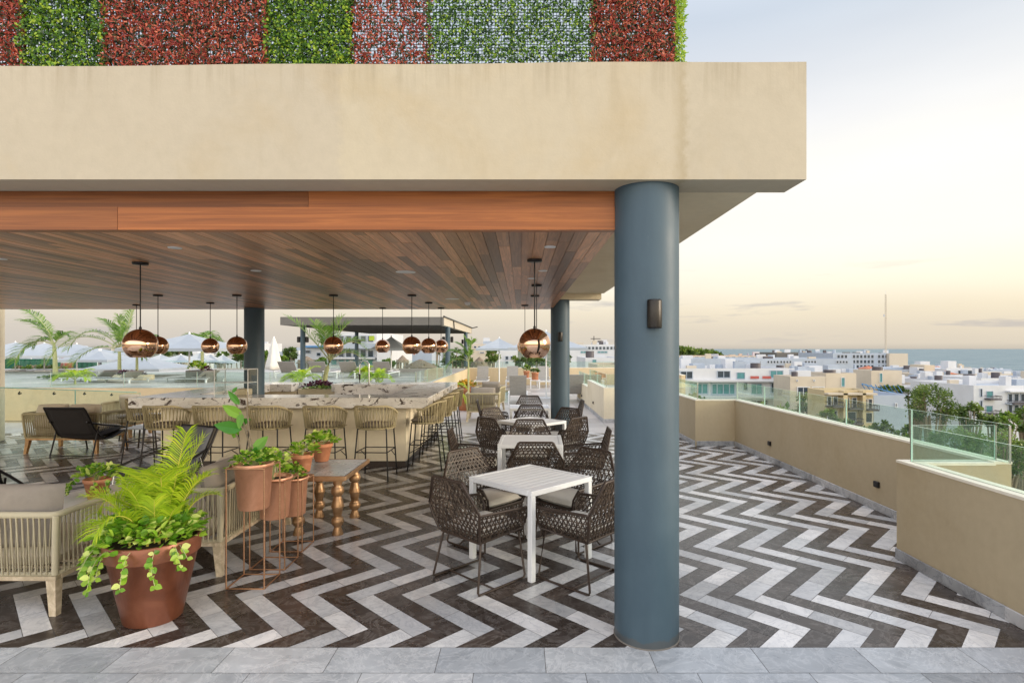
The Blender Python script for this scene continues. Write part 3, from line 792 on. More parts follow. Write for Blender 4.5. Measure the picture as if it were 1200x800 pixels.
# =================================================================== BAR STOOL
def ropes(b, top, bot, n, r=.0055, lean=1.6, mat=0, off=.012, seg=1):
    """criss-crossing flat cords between two curves (callables of t in 0..1)"""
    for i in range(n):
        t=(i+.5)/n; dt=lean/n*(1 if i%2 else -1)*.5
        a=top(t); c=bot(min(max(t+dt,0),1))
        nrm=(top(min(1,t+.01))-top(max(0,t-.01))).cross(Vector((0,0,1))).normalized()*off*(1 if i%2 else -1)
        m=(a+c)/2
        b.tube([a+nrm,m+nrm*.9,c+nrm],r,6,mat,None,False,.7)
def bar_stool():
    e=empty('bar_stool')
    # faces +Y, back on -Y
    def curve(t,z_back,z_front,rx,ry,yo=0):
        a=math.pi*(-.12+1.24*t)+math.pi      # from +... around the back
        x=rx*math.cos(a); y=ry*math.sin(a)+yo
        k=max(0,-math.sin(a))
        k=k**.7 if k>0 else 0
        # straight arms forward
        return Vector((x,y,z_front+(z_back-z_front)*min(1,k*1.25)))
    top=lambda t:curve(t,1.065,.955,.305,.30,.0)
    bot=lambda t:curve(t,.735,.735,.268,.255,.0)
    b=MB(); ropes(b,top,bot,48,.0068,1.9); 
    for i in range(26):
        y=-.2+.4*i/25; xx=.262*math.sqrt(max(.05,1-(y/.27)**2)) if y<0 else .262
        b.bar((-xx,y,.745),(xx,y,.745),.012,.006)
    b.build('rope_back','rope',e)
    b=MB(); P=[top(i/24) for i in range(25)]; b.tube(P,.016,8,0,.8); P=[bot(i/24) for i in range(25)]; b.tube(P,.013,8,0,.5)
    b.build('rope_rail','rope',e)
    b=MB(); b.pillow((0,.02,.775),.44,.42,.07,None,0,8); b.build('seat_cushion','taupe_fabric',e)
    tops=[(-.21,-.19),(.21,-.19),(.21,.20),(-.21,.20)]; bots=[(-.255,-.27),(.255,-.27),(.245,.26),(-.245,.26)]
    b=MB(); b.tube([(x,y,.73) for x,y in tops]+[(tops[0][0],tops[0][1],.73)],.009,6); b.build('seat_frame','black_metal',e)
    for (a,c) in zip(tops,bots):
        b=MB(); b.tube([(a[0],a[1],.735),(c[0],c[1],0.005)],.0105,8); b.tube([(c[0],c[1],.006),(c[0],c[1],0)],.013,8); b.build('leg','black_metal',e)
    b=MB(); z=.40; k=(.735-z)/.735
    q=[(a[0]+(c[0]-a[0])*k,a[1]+(c[1]-a[1])*k,z) for a,c in zip(tops,bots)]
    b.tube(q+[q[0]],.008,6); 
    z2=.27;k2=(.735-z2)/.735
    q2=[(a[0]+(c[0]-a[0])*k2,a[1]+(c[1]-a[1])*k2,z2) for a,c in zip(tops,bots)]
    b.tube([q[0],((q[0][0]+q[3][0])/2,0,.40),q2[3]],.006,6); b.tube([q[1],((q[1][0]+q[2][0])/2,0,.40),q2[2]],.006,6)
    b.build('footrest','black_metal',e)
    return e
st=[(-2.14,8.42,0,'tan rope bar stool nearest the right front corner of the bar, seen from behind'),
 (-2.89,8.42,0,'tan rope bar stool seen from behind, above the terracotta pots of the side table'),
 (-3.71,8.42,0,'tan rope bar stool right behind the bare stems of the broad leaved plant'),
 (-4.50,8.42,0,'tan rope bar stool whose back is overlapped by the big broad leaf'),
 (-5.22,8.42,0,'tan rope bar stool seen from behind, beyond the palm leaf tips and grey lounge chair'),
 (-6.12,9.35,-1.57,'tan rope bar stool at the left end of the bar under the counter corner'),
 (-1.50,9.08,1.57,'tan rope bar stool at the right side of the bar, nearest of its row'),
 (-1.48,9.95,1.57,'tan rope bar stool at the right side of the bar, second of its row'),
 (-1.48,10.8,1.57,'tan rope bar stool at the right side of the bar, third of its row'),
 (-1.48,11.65,1.57,'tan rope bar stool at the right side of the bar, farthest of its row')]
s0=bar_stool()
for i,(X,Y,a,lb) in enumerate(st):
    e=s0 if i==0 else copy_tree(s0)
    e.location=(X,Y,0); e.rotation_euler=(0,0,a+random.uniform(-.06,.06)); tag(e,lb,'bar stool','rope bar stools around the bar')

# =================================================================== DINING TABLES AND CHAIRS
def dining_table():
    e=empty('dining_table'); w=.395; h=.74
    b=MB()
    for s in (-1,1):
        b.bbox(-w,s*w,h-.045,w,s*(w-.045),h,.004); b.bbox(s*w,-w+.0455,h-.045,s*(w-.045),w-.0455,h,.004)
    b.build('table_frame','white_metal',e)
    b=MB(); n=9; ww=(2*w-.092)/n
    for i in range(n): b.bbox(-w+.047,-w+.046+i*ww+.002,h-.028,w-.047,-w+.046+(i+1)*ww-.002,h-.003,.002)
    b.build('slatted_top','white_metal',e)
    for sx in (-1,1):
        for sy in (-1,1):
            b=MB(); b.bbox(sx*w,sy*w,0,sx*(w-.05),sy*(w-.05),h-.0455,.004); b.build('leg','white_metal',e)
    return e
tt=[(.09,5.16,R(45),'nearest white slatted square table, set cornerwise beside the near blue column'),
 (.13,7.24,R(-2),'second white square table from the camera, standing straight'),
 (.18,9.15,R(44),'third white square table from the camera, set cornerwise'),
 (.18,11.35,R(1),'farthest white square table, standing straight in front of the far column')]
t0=dining_table()
for i,(X,Y,a,lb) in enumerate(tt):
    e=t0 if i==0 else copy_tree(t0)
    e.location=(X,Y,0); e.rotation_euler=(0,0,a); tag(e,lb,'dining table','white square dining tables')
def weave(b,c00,c10,c11,c01,sp=.040,wd=.0095,th=.005,style=0):
    """open star cane weave over a bilinear patch"""
    c=[Vector(q) for q in (c00,c10,c11,c01)]
    Wd=((c[1]-c[0]).length+(c[2]-c[3]).length)/2; H=((c[3]-c[0]).length+(c[2]-c[1]).length)/2
    P=lambda x,y:(c[0]*(1-x/Wd)*(1-y/H)+c[1]*(x/Wd)*(1-y/H)+c[2]*(x/Wd)*(y/H)+c[3]*(1-x/Wd)*(y/H))
    nrm=(c[1]-c[0]).cross(c[3]-c[0]).normalized()
    for ang,k in ((0,0),(58,1),(122,2),(90,3)):
        s_=sp if ang!=90 else sp*1.73/1.5
        d=Vector((math.cos(R(ang)),math.sin(R(ang)))); nn_=Vector((-d.y,d.x))
        ext=Wd+H; m=int(ext/s_)+2
        for i in range(-m,m):
            o=nn_*(i*s_+random.uniform(-.002,.002)+(s_*.5 if k==3 else 0))
            tmin,tmax=-9,9
            ok=True
            for ax,lim in ((0,Wd),(1,H)):
                if abs(d[ax])<1e-6:
                    if o[ax]<0 or o[ax]>lim: ok=False
                    continue
                a=(0-o[ax])/d[ax]; bb=(lim-o[ax])/d[ax]
                if a>bb:a,bb=bb,a
                tmin=max(tmin,a);tmax=min(tmax,bb)
            if not ok or tmax-tmin<.012: continue
            p=o+d*tmin;q=o+d*tmax
            off=nrm*(.0022*(k-1.5))
            b.bar(P(*p)+off,P(*q)+off,wd if k in(1,2) else wd*.7,th,0,None,nrm)
def dining_chair():
    e=empty('woven_armchair')   # faces +Y
    zt,za,zs=.865,.625,.385
    BT=[Vector((-.195,-.345,zt)),Vector((.195,-.345,zt))]
    BA=[Vector((-.315,-.285,za)),Vector((.315,-.285,za))]
    BB=[Vector((-.235,-.215,zs)),Vector((.235,-.215,zs))]
    AF=[Vector((-.295,.245,za-.035)),Vector((.295,.245,za-.035))]
    SF=[Vector((-.235,.265,zs+.02)),Vector((.235,.265,zs+.02))]
    b=MB()
    weave(b,BA[0]*.5+BB[0]*.5,BA[1]*.5+BB[1]*.5,BA[1],BA[0]); weave(b,BB[0],BB[1],BA[1]*.5+BB[1]*.5,BA[0]*.5+BB[0]*.5)
    weave(b,BA[0],BA[1],BT[1],BT[0])
    b.build('woven_backrest','wicker',e)
    for i in (0,1):
        b=MB(); weave(b,BB[i],SF[i],AF[i],BA[i]); b.build('woven_side','wicker',e)
    b=MB(); weave(b,BB[0],BB[1],SF[1],SF[0],.045); weave(b,SF[0]+Vector((0,0,-.07)),SF[1]+Vector((0,0,-.07)),SF[1],SF[0],.033); b.build('woven_seat','wicker',e)
    b=MB(); r=.0125
    def loop(pts,r): b.tube(pts,r,8,0,.55)
    loop([AF[0],BA[0]*.92+AF[0]*.08,BA[0],BT[0]+Vector((.0,0,-.01)),BT[0]+Vector((.02,0,0)),BT[1]-Vector((.02,0,0)),BT[1]+Vector((0,0,-.01)),BA[1],AF[1]],r)
    for i,s in ((0,-1),(1,1)):
        loop([AF[i],AF[i]+Vector((0,.02,-.02)),SF[i]+Vector((s*.03,.015,.10)),SF[i],BB[i],BB[i]+Vector((s*.02,-.02,.03)),BA[i]*.6+BB[i]*.4+Vector((s*.012,-.012,0)),BA[i]],.011)
    loop([SF[0],SF[1]],.011); loop([BB[0],BB[1]],.011)
    b.build('shell_frame','brown_metal',e)
    # sled legs
    for s in (-1,1):
        b=MB(); x=s*.235
        b.tube([(x*.98,-.20,zs),(x*1.18,-.27,.03),(x*1.18,-.262,.012),(x*1.18,-.24,.009),(x*1.18,.21,.009),(x*1.18,.235,.012),(x*1.16,.25,.03),(x*.98,.22,zs)],.0095,8)
        b.build('sled_leg','brown_metal',e)
    b=MB(); b.tube([(-.277,-.10,.012),(-.2,-.13,.03),(0,-.14,.033),(.2,-.13,.03),(.277,-.10,.012)],.008,8); b.build('cross_bar','brown_metal',e)
    b=MB(); b.pillow((0,.03,zs+.055),.47,.47,.075,None,0,10,None,.3,.3); b.build('seat_cushion','white_fabric',e)
    return e
ch=[(-.335,4.735,-45,'woven brown armchair at the near left side of the first white table'),
 (.52,4.745,45,'woven brown armchair at the first white table, partly hidden by the near blue column'),
 (-.33,5.60,-135,'woven brown armchair at the far left side of the first white table'),
 (.51,5.60,135,'woven brown armchair at the far right side of the first white table'),
 (.17,6.60,0,'woven brown armchair at the second white table with its back squarely to the camera'),
 (-.56,7.30,-90,'woven brown armchair at the left side of the second white table, beside the bar stools'),
 (.80,7.36,90,'woven brown armchair at the right side of the second white table, its back leaning right'),
 (.14,7.92,180,'woven brown armchair behind the second white table, facing the camera'),
 (-.26,8.70,-45,'woven brown armchair at the near left side of the third white table'),
 (.62,8.72,45,'woven brown armchair at the near right side of the third white table'),
 (-.26,9.62,-135,'woven brown armchair at the far left side of the third white table'),
 (.62,9.62,135,'woven brown armchair at the far right side of the third white table'),
 (.20,10.72,0,'woven brown armchair at the farthest white table with its back to the camera'),
 (-.52,11.35,-90,'woven brown armchair at the left side of the farthest white table'),
 (.90,11.4,90,'woven brown armchair at the right of the farthest white table, beside the far column'),
 (.18,12.08,180,'woven brown armchair behind the farthest white table, facing the camera')]
c0=dining_chair()
for i,(X,Y,a,lb) in enumerate(ch):
    e=c0 if i==0 else copy_tree(c0)
    e.location=(X,Y,0); e.rotation_euler=(0,0,R(a+random.uniform(-3,3))); tag(e,lb,'armchair','brown woven armchairs at the white tables')

# =================================================================== ROPE SOFAS
def rope_sofa(w,d,label,loc,rz,wood_='pale_wood',rope_='pale_rope',cush='taupe_fabric',seats=2,pillows=2,cat='sofa',front_lower=True,name='rope_sofa',group=None,seatmat='beige_fabric'):
    e=empty(name,loc,rz,label,cat,group)
    h=.72; z0=.29; x=w/2; y=d/2; fl_=.03
    C=[Vector((-x-fl_,y-.06,h)),Vector((-x-fl_,-y-fl_,h)),Vector((x+fl_,-y-fl_,h)),Vector((x+fl_,y-.06,h))]
    B=[Vector((-x,y,z0)),Vector((-x,-y,z0)),Vector((x,-y,z0)),Vector((x,y,z0))]
    sp=.021
    b=MB()
    for i in range(3):
        n=int((C[i+1]-C[i]).length/sp)
        ropes(b,lambda t,i=i:C[i].lerp(C[i+1],.02+.96*t),lambda t,i=i:B[i].lerp(B[i+1],.02+.96*t),n,.0065,1.7,0,.016)
    b.build('rope_panel',rope_,e)
    b=MB()
    top=[B[0]+Vector((0,0,.0)),C[0]+Vector((0,.035,-.12)),C[0]+Vector((0,.02,-.035)),C[0]+Vector((0,-.02,-.004)),C[0]+Vector((0,-.07,0))]
    def corner(p,q,r_,k=.05): return [p+(q-p).normalized()*k]
    def rnd_(Cm,pa,pb):
        u=(pa-Cm).normalized()*.06; v=(pb-Cm).normalized()*.06
        return [Cm+u,Cm+u*.35+v*.06,Cm+v*.35+u*.06,Cm+v]
    path=top+rnd_(C[1],C[0],C[2])+rnd_(C[2],C[1],C[3])+[C[3]+Vector((0,-.07,0)),C[3]+Vector((0,-.02,-.004)),C[3]+Vector((0,.02,-.035)),C[3]+Vector((0,.035,-.12)),B[3]]
    b.tube(path,.024,10,0,.7)
    b.tube([B[0],B[1],B[2],B[3]],.018,8,0,.5)
    for i in (1,2): b.tube([C[i],B[i]],.022,8,0,.8)
    mx_=(C[1]+C[2])/2; b.tube([mx_,(B[1]+B[2])/2],.014,8,0,.6)
    b.build('rope_rail',rope_,e)
    b=MB(); zf=.245
    b.bbox(-x-.01,-y-.01,zf,x+.01,-y+.045,z0-.012,.004); b.bbox(-x-.01,y-.045,zf,x+.01,y+.01,z0-.012,.004)
    b.bbox(-x-.01,-y+.046,zf,-x+.045,y-.046,z0-.012,.004); b.bbox(x-.045,-y+.046,zf,x+.01,y-.046,z0-.012,.004)
    for k in range(5):
        yy=-y+.08+(d-.2)*k/4; b.box(-x+.046,yy,zf+.005,x-.046,yy+.05,z0-.02)
    b.build('base_frame',wood_,e)
    for sx in (-1,1):
        for sy in (-1,1):
            b=MB(); X0=sx*(x-.03); Y0=sy*(y-.03); X1=sx*(x+.0); Y1=sy*(y+.0); q=.034; p=.024
            v=[(X0-q,Y0-q,zf-.001),(X0+q,Y0-q,zf-.001),(X0+q,Y0+q,zf-.001),(X0-q,Y0+q,zf-.001),(X1-p,Y1-p,0),(X1+p,Y1-p,0),(X1+p,Y1+p,0),(X1-p,Y1+p,0)]
            b.add(v,[(0,1,2,3),(7,6,5,4),(0,4,5,1),(1,5,6,2),(2,6,7,3),(3,7,4,0)]); b.build('leg',wood_,e)
    sw=(w-.10)/seats
    for i in range(seats):
        b=MB(); b.pillow((-w/2+.05+sw*(i+.5),.03,.385),sw-.01,d-.1,.17,None,0,12,None,.25,.45); b.build('seat_cushion',seatmat,e)
    pw_=(w-.12)/max(1,pillows)
    for i in range(pillows):
        a=R(72); Rm=Matrix.Rotation(a,3,'X')
        b=MB(); b.pillow((-w/2+.06+pw_*(i+.5),-y+.15,.66),pw_-.02,.46,.20,Rm@Matrix.Rotation(random.uniform(-.03,.03),3,'Z'),0,12); b.build('back_cushion',cush,e)
    return e
rope_sofa(1.7,.72,'pale rope sofa with grey cushion at the bottom left corner, seen from behind',(-4.17,4.42,0),0,pillows=1,group='rope lounge seats')
rope_sofa(1.40,.76,'pale rope sofa standing end on behind the copper wire plant stands',(-2.89,5.46,0),R(90),group='rope lounge seats',pillows=1)
rope_sofa(1.28,.78,'tan rope sofa with warm wooden legs and two beige cushions near the stairwell glass',(-8.28,10.65,0),0,'warm_wood','rope','beige_fabric',group='rope lounge seats')
rope_sofa(.62,.66,'single tan rope armchair behind the black lounge chair, beside the beige wall',(-8.62,12.45,0),R(180),'warm_wood','rope','beige_fabric',1,1,'armchair',name='rope_armchair',group='rope lounge seats')
rope_sofa(.80,.72,'tan rope sofa seen from behind, beyond the right row of bar stools',(-.985,15.1,0),0,'pale_wood','rope','taupe_fabric',1,1,name='rope_sofa',group='rope lounge seats')
rope_sofa(.72,.74,'rope armchair facing the camera beyond the poolside rope sofa, with plump grey cushion',(-.93,17.3,0),R(170),'pale_wood','rope','taupe_fabric',1,1,'armchair',name='rope_armchair',group='rope lounge seats')
ps=MB(); ps.pillow((0,0,0),.42,.42,.16,Matrix.Rotation(R(62),3,'Y')@Matrix.Rotation(.2,3,'Z'),0,12)
o=ps.build('throw_pillow','beige_fabric',None,(-2.72,5.25,.66)); tag(o,'loose beige pillow against the back of the end-on rope sofa','pillow')
# round ottoman
e=empty('round_ottoman',(-3.98,5.72,0),0,'large round low ottoman with a cream top carrying the small terracotta pot','ottoman')
b=MB(); r=.80
b.lathe((0,0,0),[(.001,.41),(r*.5,.412),(r-.08,.405),(r-.02,.385),(r,.35),(r,.30),(r-.02,.28)],56); b.build('cushion_top','white_fabric',e)
b=MB(); b.lathe((0,0,0),[(r-.02,.279),(r-.03,.27),(r-.04,.1),(r-.05,.08)],56); b.build('rope_drum','pale_rope',e)
for k in range(4):
    a=k*math.pi/2+.5; b=MB(); b.tube([((r-.15)*math.cos(a),(r-.15)*math.sin(a),.1),((r-.13)*math.cos(a),(r-.13)*math.sin(a),0)],[.03,.022],10); b.build('leg','pale_wood',e)

# =================================================================== LOUNGE CHAIR (sling)
def lounge(label,loc,rz,cushion=None,rev='black_sling'):
    e=empty('lounge_chair',loc,rz,label,'lounge chair','low lounge chairs with slung seats')
    # faces +Y ; profile (y,z)
    prof=[(-.50,.84),(-.47,.80),(-.40,.66),(-.30,.48),(-.20,.34),(-.08,.27),(.06,.27),(.20,.31),(.34,.36),(.40,.37)]
    w=.31; b=MB(); vs=[];fs=[]
    wv=[.31,.315,.32,.31,.33,.335,.33,.325,.32,.315]
    for (y,z),ww in zip(prof,wv): 
        for k in range(5):
            x=-ww+2*ww*k/4; vs.append((x,y,z-.02*(1-(k-2)**2/4)))
    for i in range(len(prof)-1):
        for k in range(4): fs.append((i*5+k,i*5+k+1,i*5+k+6,i*5+k+5))
    b.add(vs,fs,0,.5,True)
    b.add([(x,y,z-.012) for x,y,z in vs],[f[::-1] for f in fs],0,.5,True)
    for i in range(1,9,1):
        (y,z)=prof[i]; ww=wv[i]; b.tube([(-ww,y,z-.008),(0,y,z-.034),(ww,y,z-.008)],.007,6,0,.2)
    b.build('sling_seat',rev,e)
    b=MB()
    for s in (-1,1): b.tube([(s*(ww+.012),y,z) for (y,z),ww in zip(prof,wv)],.014,8)
    b.tube([(-.32,-.50,.845),(.32,-.50,.845)],.014,8)
    for s in (-1,1): b.tube([(s*.30,-.42,.60),(s*.36,-.15,.52),(s*.37,.12,.47),(s*.36,.36,.41)],.015,8)
    b.build('side_frame','black_metal',e)
    for s in (-1,1):
        b=MB(); b.tube([(s*.34,-.22,.5),(s*.345,-.36,0)],.012,8); b.build('leg','steel' if rev!='black_sling' else 'black_metal',e)
        b=MB(); b.tube([(s*.355,.33,.42),(s*.35,.40,0)],.012,8); b.build('leg','steel' if rev!='black_sling' else 'black_metal',e)
    b=MB(); b.tube([(-.345,-.36,.015),(.345,-.36,.015)],.009,8); b.build('cross_bar','black_metal',e)
    if cushion:
        b=MB(); Rm=Matrix.Rotation(R(-58),3,'X'); Rm=Matrix.Rotation(R(121),3,'X')
        b.pillow((0,-.33,.60),.60,.56,.10,Matrix.Rotation(R(118),3,'X'),0,12,None,.25,.4); b.build('back_cushion',cushion,e)
        b=MB(); b.pillow((0,.10,.35),.56,.56,.10,Matrix.Rotation(R(8),3,'X'),0,12,None,.25,.4); b.build('seat_cushion',cushion,e)
    return e
lounge('black slung lounge chair seen from behind between the tan rope sofa and the bar',(-7.85,10.35,0),R(-4),'black_sling').scale=(1.14,1.05,1.03)
lounge('dark lounge chair with slate grey cushions facing the camera left of the bar stools',(-4.55,7.25,0),R(158),'grey_fabric','taupe_fabric').scale=(1.05,1.05,1.0)
lounge('dark lounge chair cut off by the left picture edge behind the front sofa',(-5.55,5.75,0),R(-120),'grey_fabric')
# low table
e=empty('low_table',(-7.75,12.0,0),.1,'low rectangular table with pale shiny top and thin dark legs between lounge chairs','table')
b=MB(); b.bbox(-.55,-.3,.485,.55,.3,.51,.004); b.build('table_top','grey_marble',e)
b=MB(); b.box(-.53,-.28,.46,.53,.28,.484); b.build('apron','black_metal',e)
for sx in (-1,1):
    for sy in (-1,1): b=MB(); b.tube([(sx*.47,sy*.23,.46),(sx*.52,sy*.27,0)],.013,8); b.build('leg','black_metal',e)
e=empty('low_table',(-6.95,10.6,0),.0,'low dark legged table between the black lounge chair and the bar','table')
b=MB(); b.bbox(-.34,-.25,.42,.34,.25,.44,.004); b.build('table_top','grey_marble',e)
for sx in (-1,1):
    for sy in (-1,1): b=MB(); b.tube([(sx*.26,sy*.19,.419),(sx*.33,sy*.24,0)],.016,8); b.build('leg','brown_metal',e)

# =================================================================== SIDE TABLE WITH TURNED COPPER LEGS
e=empty('side_table',(-2.10,6.15,0),0,'small rectangular side table with stone top and four turned copper baluster legs','side table')
b=MB(); 
for i in range(2):
    for j in range(3):
        b.box(-.335+.33*i+.0015,-.435+.29*j+.0015,.585,-.335+.33*(i+1)-.0015,-.435+.29*(j+1)-.0015,.617)
b.build('stone_top','grey_marble',e)
b=MB()
for s in (-1,1): b.bbox(-.35,s*.45,.575,.35,s*.437,.62,.003); b.bbox(s*.35,-.4365,.575,s*.337,.4365,.62,.003)
b.box(-.336,-.436,.565,.324,.436,.584)
b.build('metal_edge','aged_gold',e)
prof=[(.055,0),(.058,.005),(.030,.085),(.032,.095),(.055,.115),(.064,.145),(.055,.175),(.034,.193),(.034,.20),(.040,.21),(.060,.30),(.062,.305),(.056,.315),(.034,.395),(.034,.405),(.055,.425),(.064,.46),(.055,.495),(.034,.515),(.036,.525),(.048,.566)]
prof=[(.055,0),(.058,.006),(.036,.075),(.034,.085),(.052,.10),(.064,.135),(.056,.168),(.036,.185),(.040,.19),(.052,.262),(.064,.285),(.064,.295),(.040,.385),(.036,.392),(.056,.41),(.066,.445),(.058,.48),(.038,.50),(.046,.52),(.046,.566)]
for sx in (-1,1):
    for sy in (-1,1): b=MB(); b.lathe((sx*.20+.03,sy*.30-.03,0),prof,28); b.build('turned_leg','aged_gold',e)

# =================================================================== POTS AND STANDS
def pot(label,loc,r1,r0,h,mat,rim=.0,rimh=.04,cat='plant pot',group=None,soil=True,name='plant_pot'):
    e=empty(name,loc,random.uniform(0,6),label,cat,group)
    b=MB(); th=.012
    b.lathe((0,0,0),[(.001,0),(r0-.006,0),(r0,.006),(r1-rim,h-rimh),(r1-.001,h-rimh+.001),(r1,h-rimh+.006),(r1+.004,h-.006),(r1,h),(r1-th,h),(r1-th-.004,h-.01),(r1-rim-th,h-.06)],48)
    b.build('pot_body',mat,e)
    if soil:
        b=MB(); b.disc((0,0,h-.035),r1-th-.003,32); b.build('soil','soil',e)
    return e
def wire_stand(label,cx,cy,w,d,h,rim_z):
    e=empty('plant_stand',(cx,cy,0),0,label,'plant stand','copper wire plant stands')
    r=.0062
    for sx in (-1,1):
        for sy in (-1,1): b=MB(); b.tube([(sx*w,sy*d,0.006),(sx*w,sy*d,h)],r,6); b.build('upright','copper_brushed',e)
    for z,nm in ((.007,'base_ring'),(h,'top_ring')):
        b=MB(); P=[(-w,-d,z),(w,-d,z),(w,d,z),(-w,d,z)]
        for i in range(4): b.tube([P[i],P[(i+1)%4]],r,6)
        b.build(nm,'copper_brushed',e)
    return e
SP=[(-2.17,4.63,.95,.975,.155,.118,.37,'tallest copper wire plant stand, nearest the camera'),
    (-2.17,5.02,.755,.775,.15,.118,.36,'middle copper wire plant stand'),
    (-2.185,5.45,.66,.675,.15,.118,.36,'lowest copper wire plant stand, farthest from the camera')]
pn=['tall copper coloured pot held in the tallest wire stand, with a broad leaved plant','copper coloured pot held in the middle wire stand','copper coloured pot held in the lowest wire stand']
PZ=[]
for (X,Y,h,top,r1,r0,ph,lb),pl in zip(SP,pn):
    wire_stand(lb,X,Y,.15,.145,h,top)
    pot(pl,(X,Y,top-ph),r1,r0,ph,'copper_pot',.010,.03,group='copper coloured pots in wire stands')
pot('big rust brown planter with thick rim standing on the floor, holding a yellow green palm',(-2.60,4.03,0),.298,.183,.575,'rust_pot',.018,.115)
pot('small terracotta pot standing on the round ottoman',(-4.2,5.65,.412),.118,.078,.20,'terracotta',.008,.035,group='small terracotta pots')
pot('terracotta pot at the rear left corner of the side table',(-2.26,6.47,.621),.122,.075,.205,'terracotta',.009,.04,group='small terracotta pots')
pot('terracotta pot at the near left corner of the side table, with pale stony soil',(-2.27,5.92,.621),.112,.078,.185,'terracotta',.009,.04,group='small terracotta pots')
pot('big terracotta pot with yellow orange plant beyond the far end of the bar stools',(-1.68,17.5,0),.30,.2,.70,'terracotta',.02,.1)
pot('small terracotta pot with a spiky plant by the rear wall, left of its twin',(gx(617,27.9),27.9,0.452),.16,.12,.34,'terracotta',.02,.06,group='pots by the rear wall')
pot('small terracotta pot with a dark bushy plant by the rear wall, right of its twin',(gx(627,27.0),27.0,0.402),.18,.15,.36,'terracotta',.02,.06,group='pots by the rear wall')

for (X,Y,h,lb) in ((gx(617,27.9),27.9,.45,'low white side table between loungers under the left potted plant by the rear wall'),(gx(627,27.0),27.0,.40,'low white side table under the right potted plant by the rear wall')):
    e=empty('low_table',(X,Y,0),0,lb,'table',group='white side tables between the loungers')
    b=MB(); b.bbox(-.24,-.24,h-.03,.24,.24,h,.004); b.build('table_top','white_metal',e)
    for sx in (-1,1):
        for sy in (-1,1): b=MB(); b.bbox(sx*.23,sy*.23,0,sx*.19,sy*.19,h-.031,.003); b.build('leg','white_metal',e)
# =================================================================== PLANTS
def leaf(b,c,d,n,ln,wd,mat=0,rnd=None,fold=.18,droop=.0):
    """broad pointed leaf, 6 faces"""
    c=Vector(c); d=Vector(d).normalized(); n=Vector(n); n=(n-d*n.dot(d)).normalized(); s=d.cross(n)
    P=lambda u,v,h:c+d*ln*u+s*wd*v+n*(h*ln)
    dr=lambda u:-droop*u*u
    v=[P(0,0,0),P(.18,.42,fold*.42+dr(.18)),P(.5,.5,fold*.5+dr(.5)),P(.8,.27,fold*.27+dr(.8)),P(1,0,dr(1)),P(.8,-.27,fold*.27+dr(.8)),P(.5,-.5,fold*.5+dr(.5)),P(.18,-.42,fold*.42+dr(.18)),P(.5,0,dr(.5))]
    b.add(v,[(0,1,8),(1,2,8),(2,3,8),(3,4,8),(4,5,8),(5,6,8),(6,7,8),(7,0,8)],mat,rnd,False)
def rdir(up=.3):
    a=random.uniform(0,6.283); return Vector((math.cos(a),math.sin(a),random.uniform(-.3,1)*up))
def bushy(name,label,cat,loc,rx,ry,rz,n,size,mat='pothos_leaf',trails=0,trail_len=.3,group=None,up=.6,stem='palm_stem',lo=.0,trdirs=None,power=1.0,hollow=.3):
    e=empty(name,loc,0,label,cat,group)
    b=MB()
    for i in range(n):
        a=random.uniform(0,6.283); q=math.sqrt(random.random()); el=random.random()
        rr=hollow+(1-hollow)*random.random()**.4
        x=rx*math.cos(a)*q*rr*1.05; y=ry*math.sin(a)*q*rr*1.05; z=rz*(math.sqrt(max(0,1-q*q*.85)))*(.35+.65*random.random()**.6)
        out=Vector((math.cos(a)*q,math.sin(a)*q,random.uniform(-.2,.7)))+rdir(.5)*.6
        nn_=Vector((random.gauss(0,.4),random.gauss(0,.4)-.15,1))
        s_=size*random.uniform(.55,1.15)
        leaf(b,(x,y,z),out,nn_,s_,s_*.78,0,random.random()**power,.15,.15)
    for k in range(trails):
        if trdirs: a=R(trdirs[k%len(trdirs)])+random.uniform(-.15,.15)
        else: a=random.uniform(0,6.283)
        p=Vector((math.cos(a)*rx*.92,math.sin(a)*ry*.92,rz*.15)); L_=trail_len*random.uniform(.5,1.1)
        d=Vector((math.cos(a)*.5,math.sin(a)*.5,.1)); st_=.03; P=[p.copy()]
        m=int(L_/st_)
        for j in range(m):
            d=(d+Vector((random.gauss(0,.12),random.gauss(0,.12),-.35))).normalized(); 
            rad=math.hypot(p.x,p.y)
            p=p+d*st_; P.append(p.copy())
            for rep in range(2):
                out=Vector((random.gauss(0,1),random.gauss(0,1),random.uniform(-.8,.2)))
                s_=size*random.uniform(.5,.9); leaf(b,p,out,Vector((math.cos(a),math.sin(a),.5)),s_,s_*.8,0,random.random()**power)
        if len(P)>1: b.tube(P,.0022,5,1,.5,False)
    if lo>0:
        for i in range(int(n/9)):
            a=random.uniform(0,6.283); q=random.random()*.7
            b.tube([(0,0,-.01),(rx*q*math.cos(a),ry*q*math.sin(a),rz*.5)],.0025,4,1,.5,False)
    b.build('foliage',[mat,stem],e)
    return e
bushy('pothos_plant','variegated pothos spilling over the rim of the big rust brown planter','plant',(-2.60,4.02,.525),.345,.32,.25,1150,.064,trails=14,trail_len=.27,trdirs=[205,190,215,195,225,250,238,275,300,320,170,200,335],power=.8,lo=1)
bushy('trailing_plant','green trailing plant in the small terracotta pot on the round ottoman','plant',(-4.2,5.65,.585),.19,.18,.17,230,.055,trails=8,trail_len=.2,trdirs=[190,200,300,330,10,0],power=1.1,lo=1)
bushy('potted_plant','leafy light green plant in the rear pot on the side table','plant',(-2.26,6.47,.80),.19,.18,.15,140,.075,trails=1,trail_len=.08,power=.75,lo=1)
bushy('potted_plant','small pale leaved shrub in the near pot on the side table','plant',(-2.27,5.92,.775),.15,.15,.16,130,.055,power=.6,lo=1,up=.9)
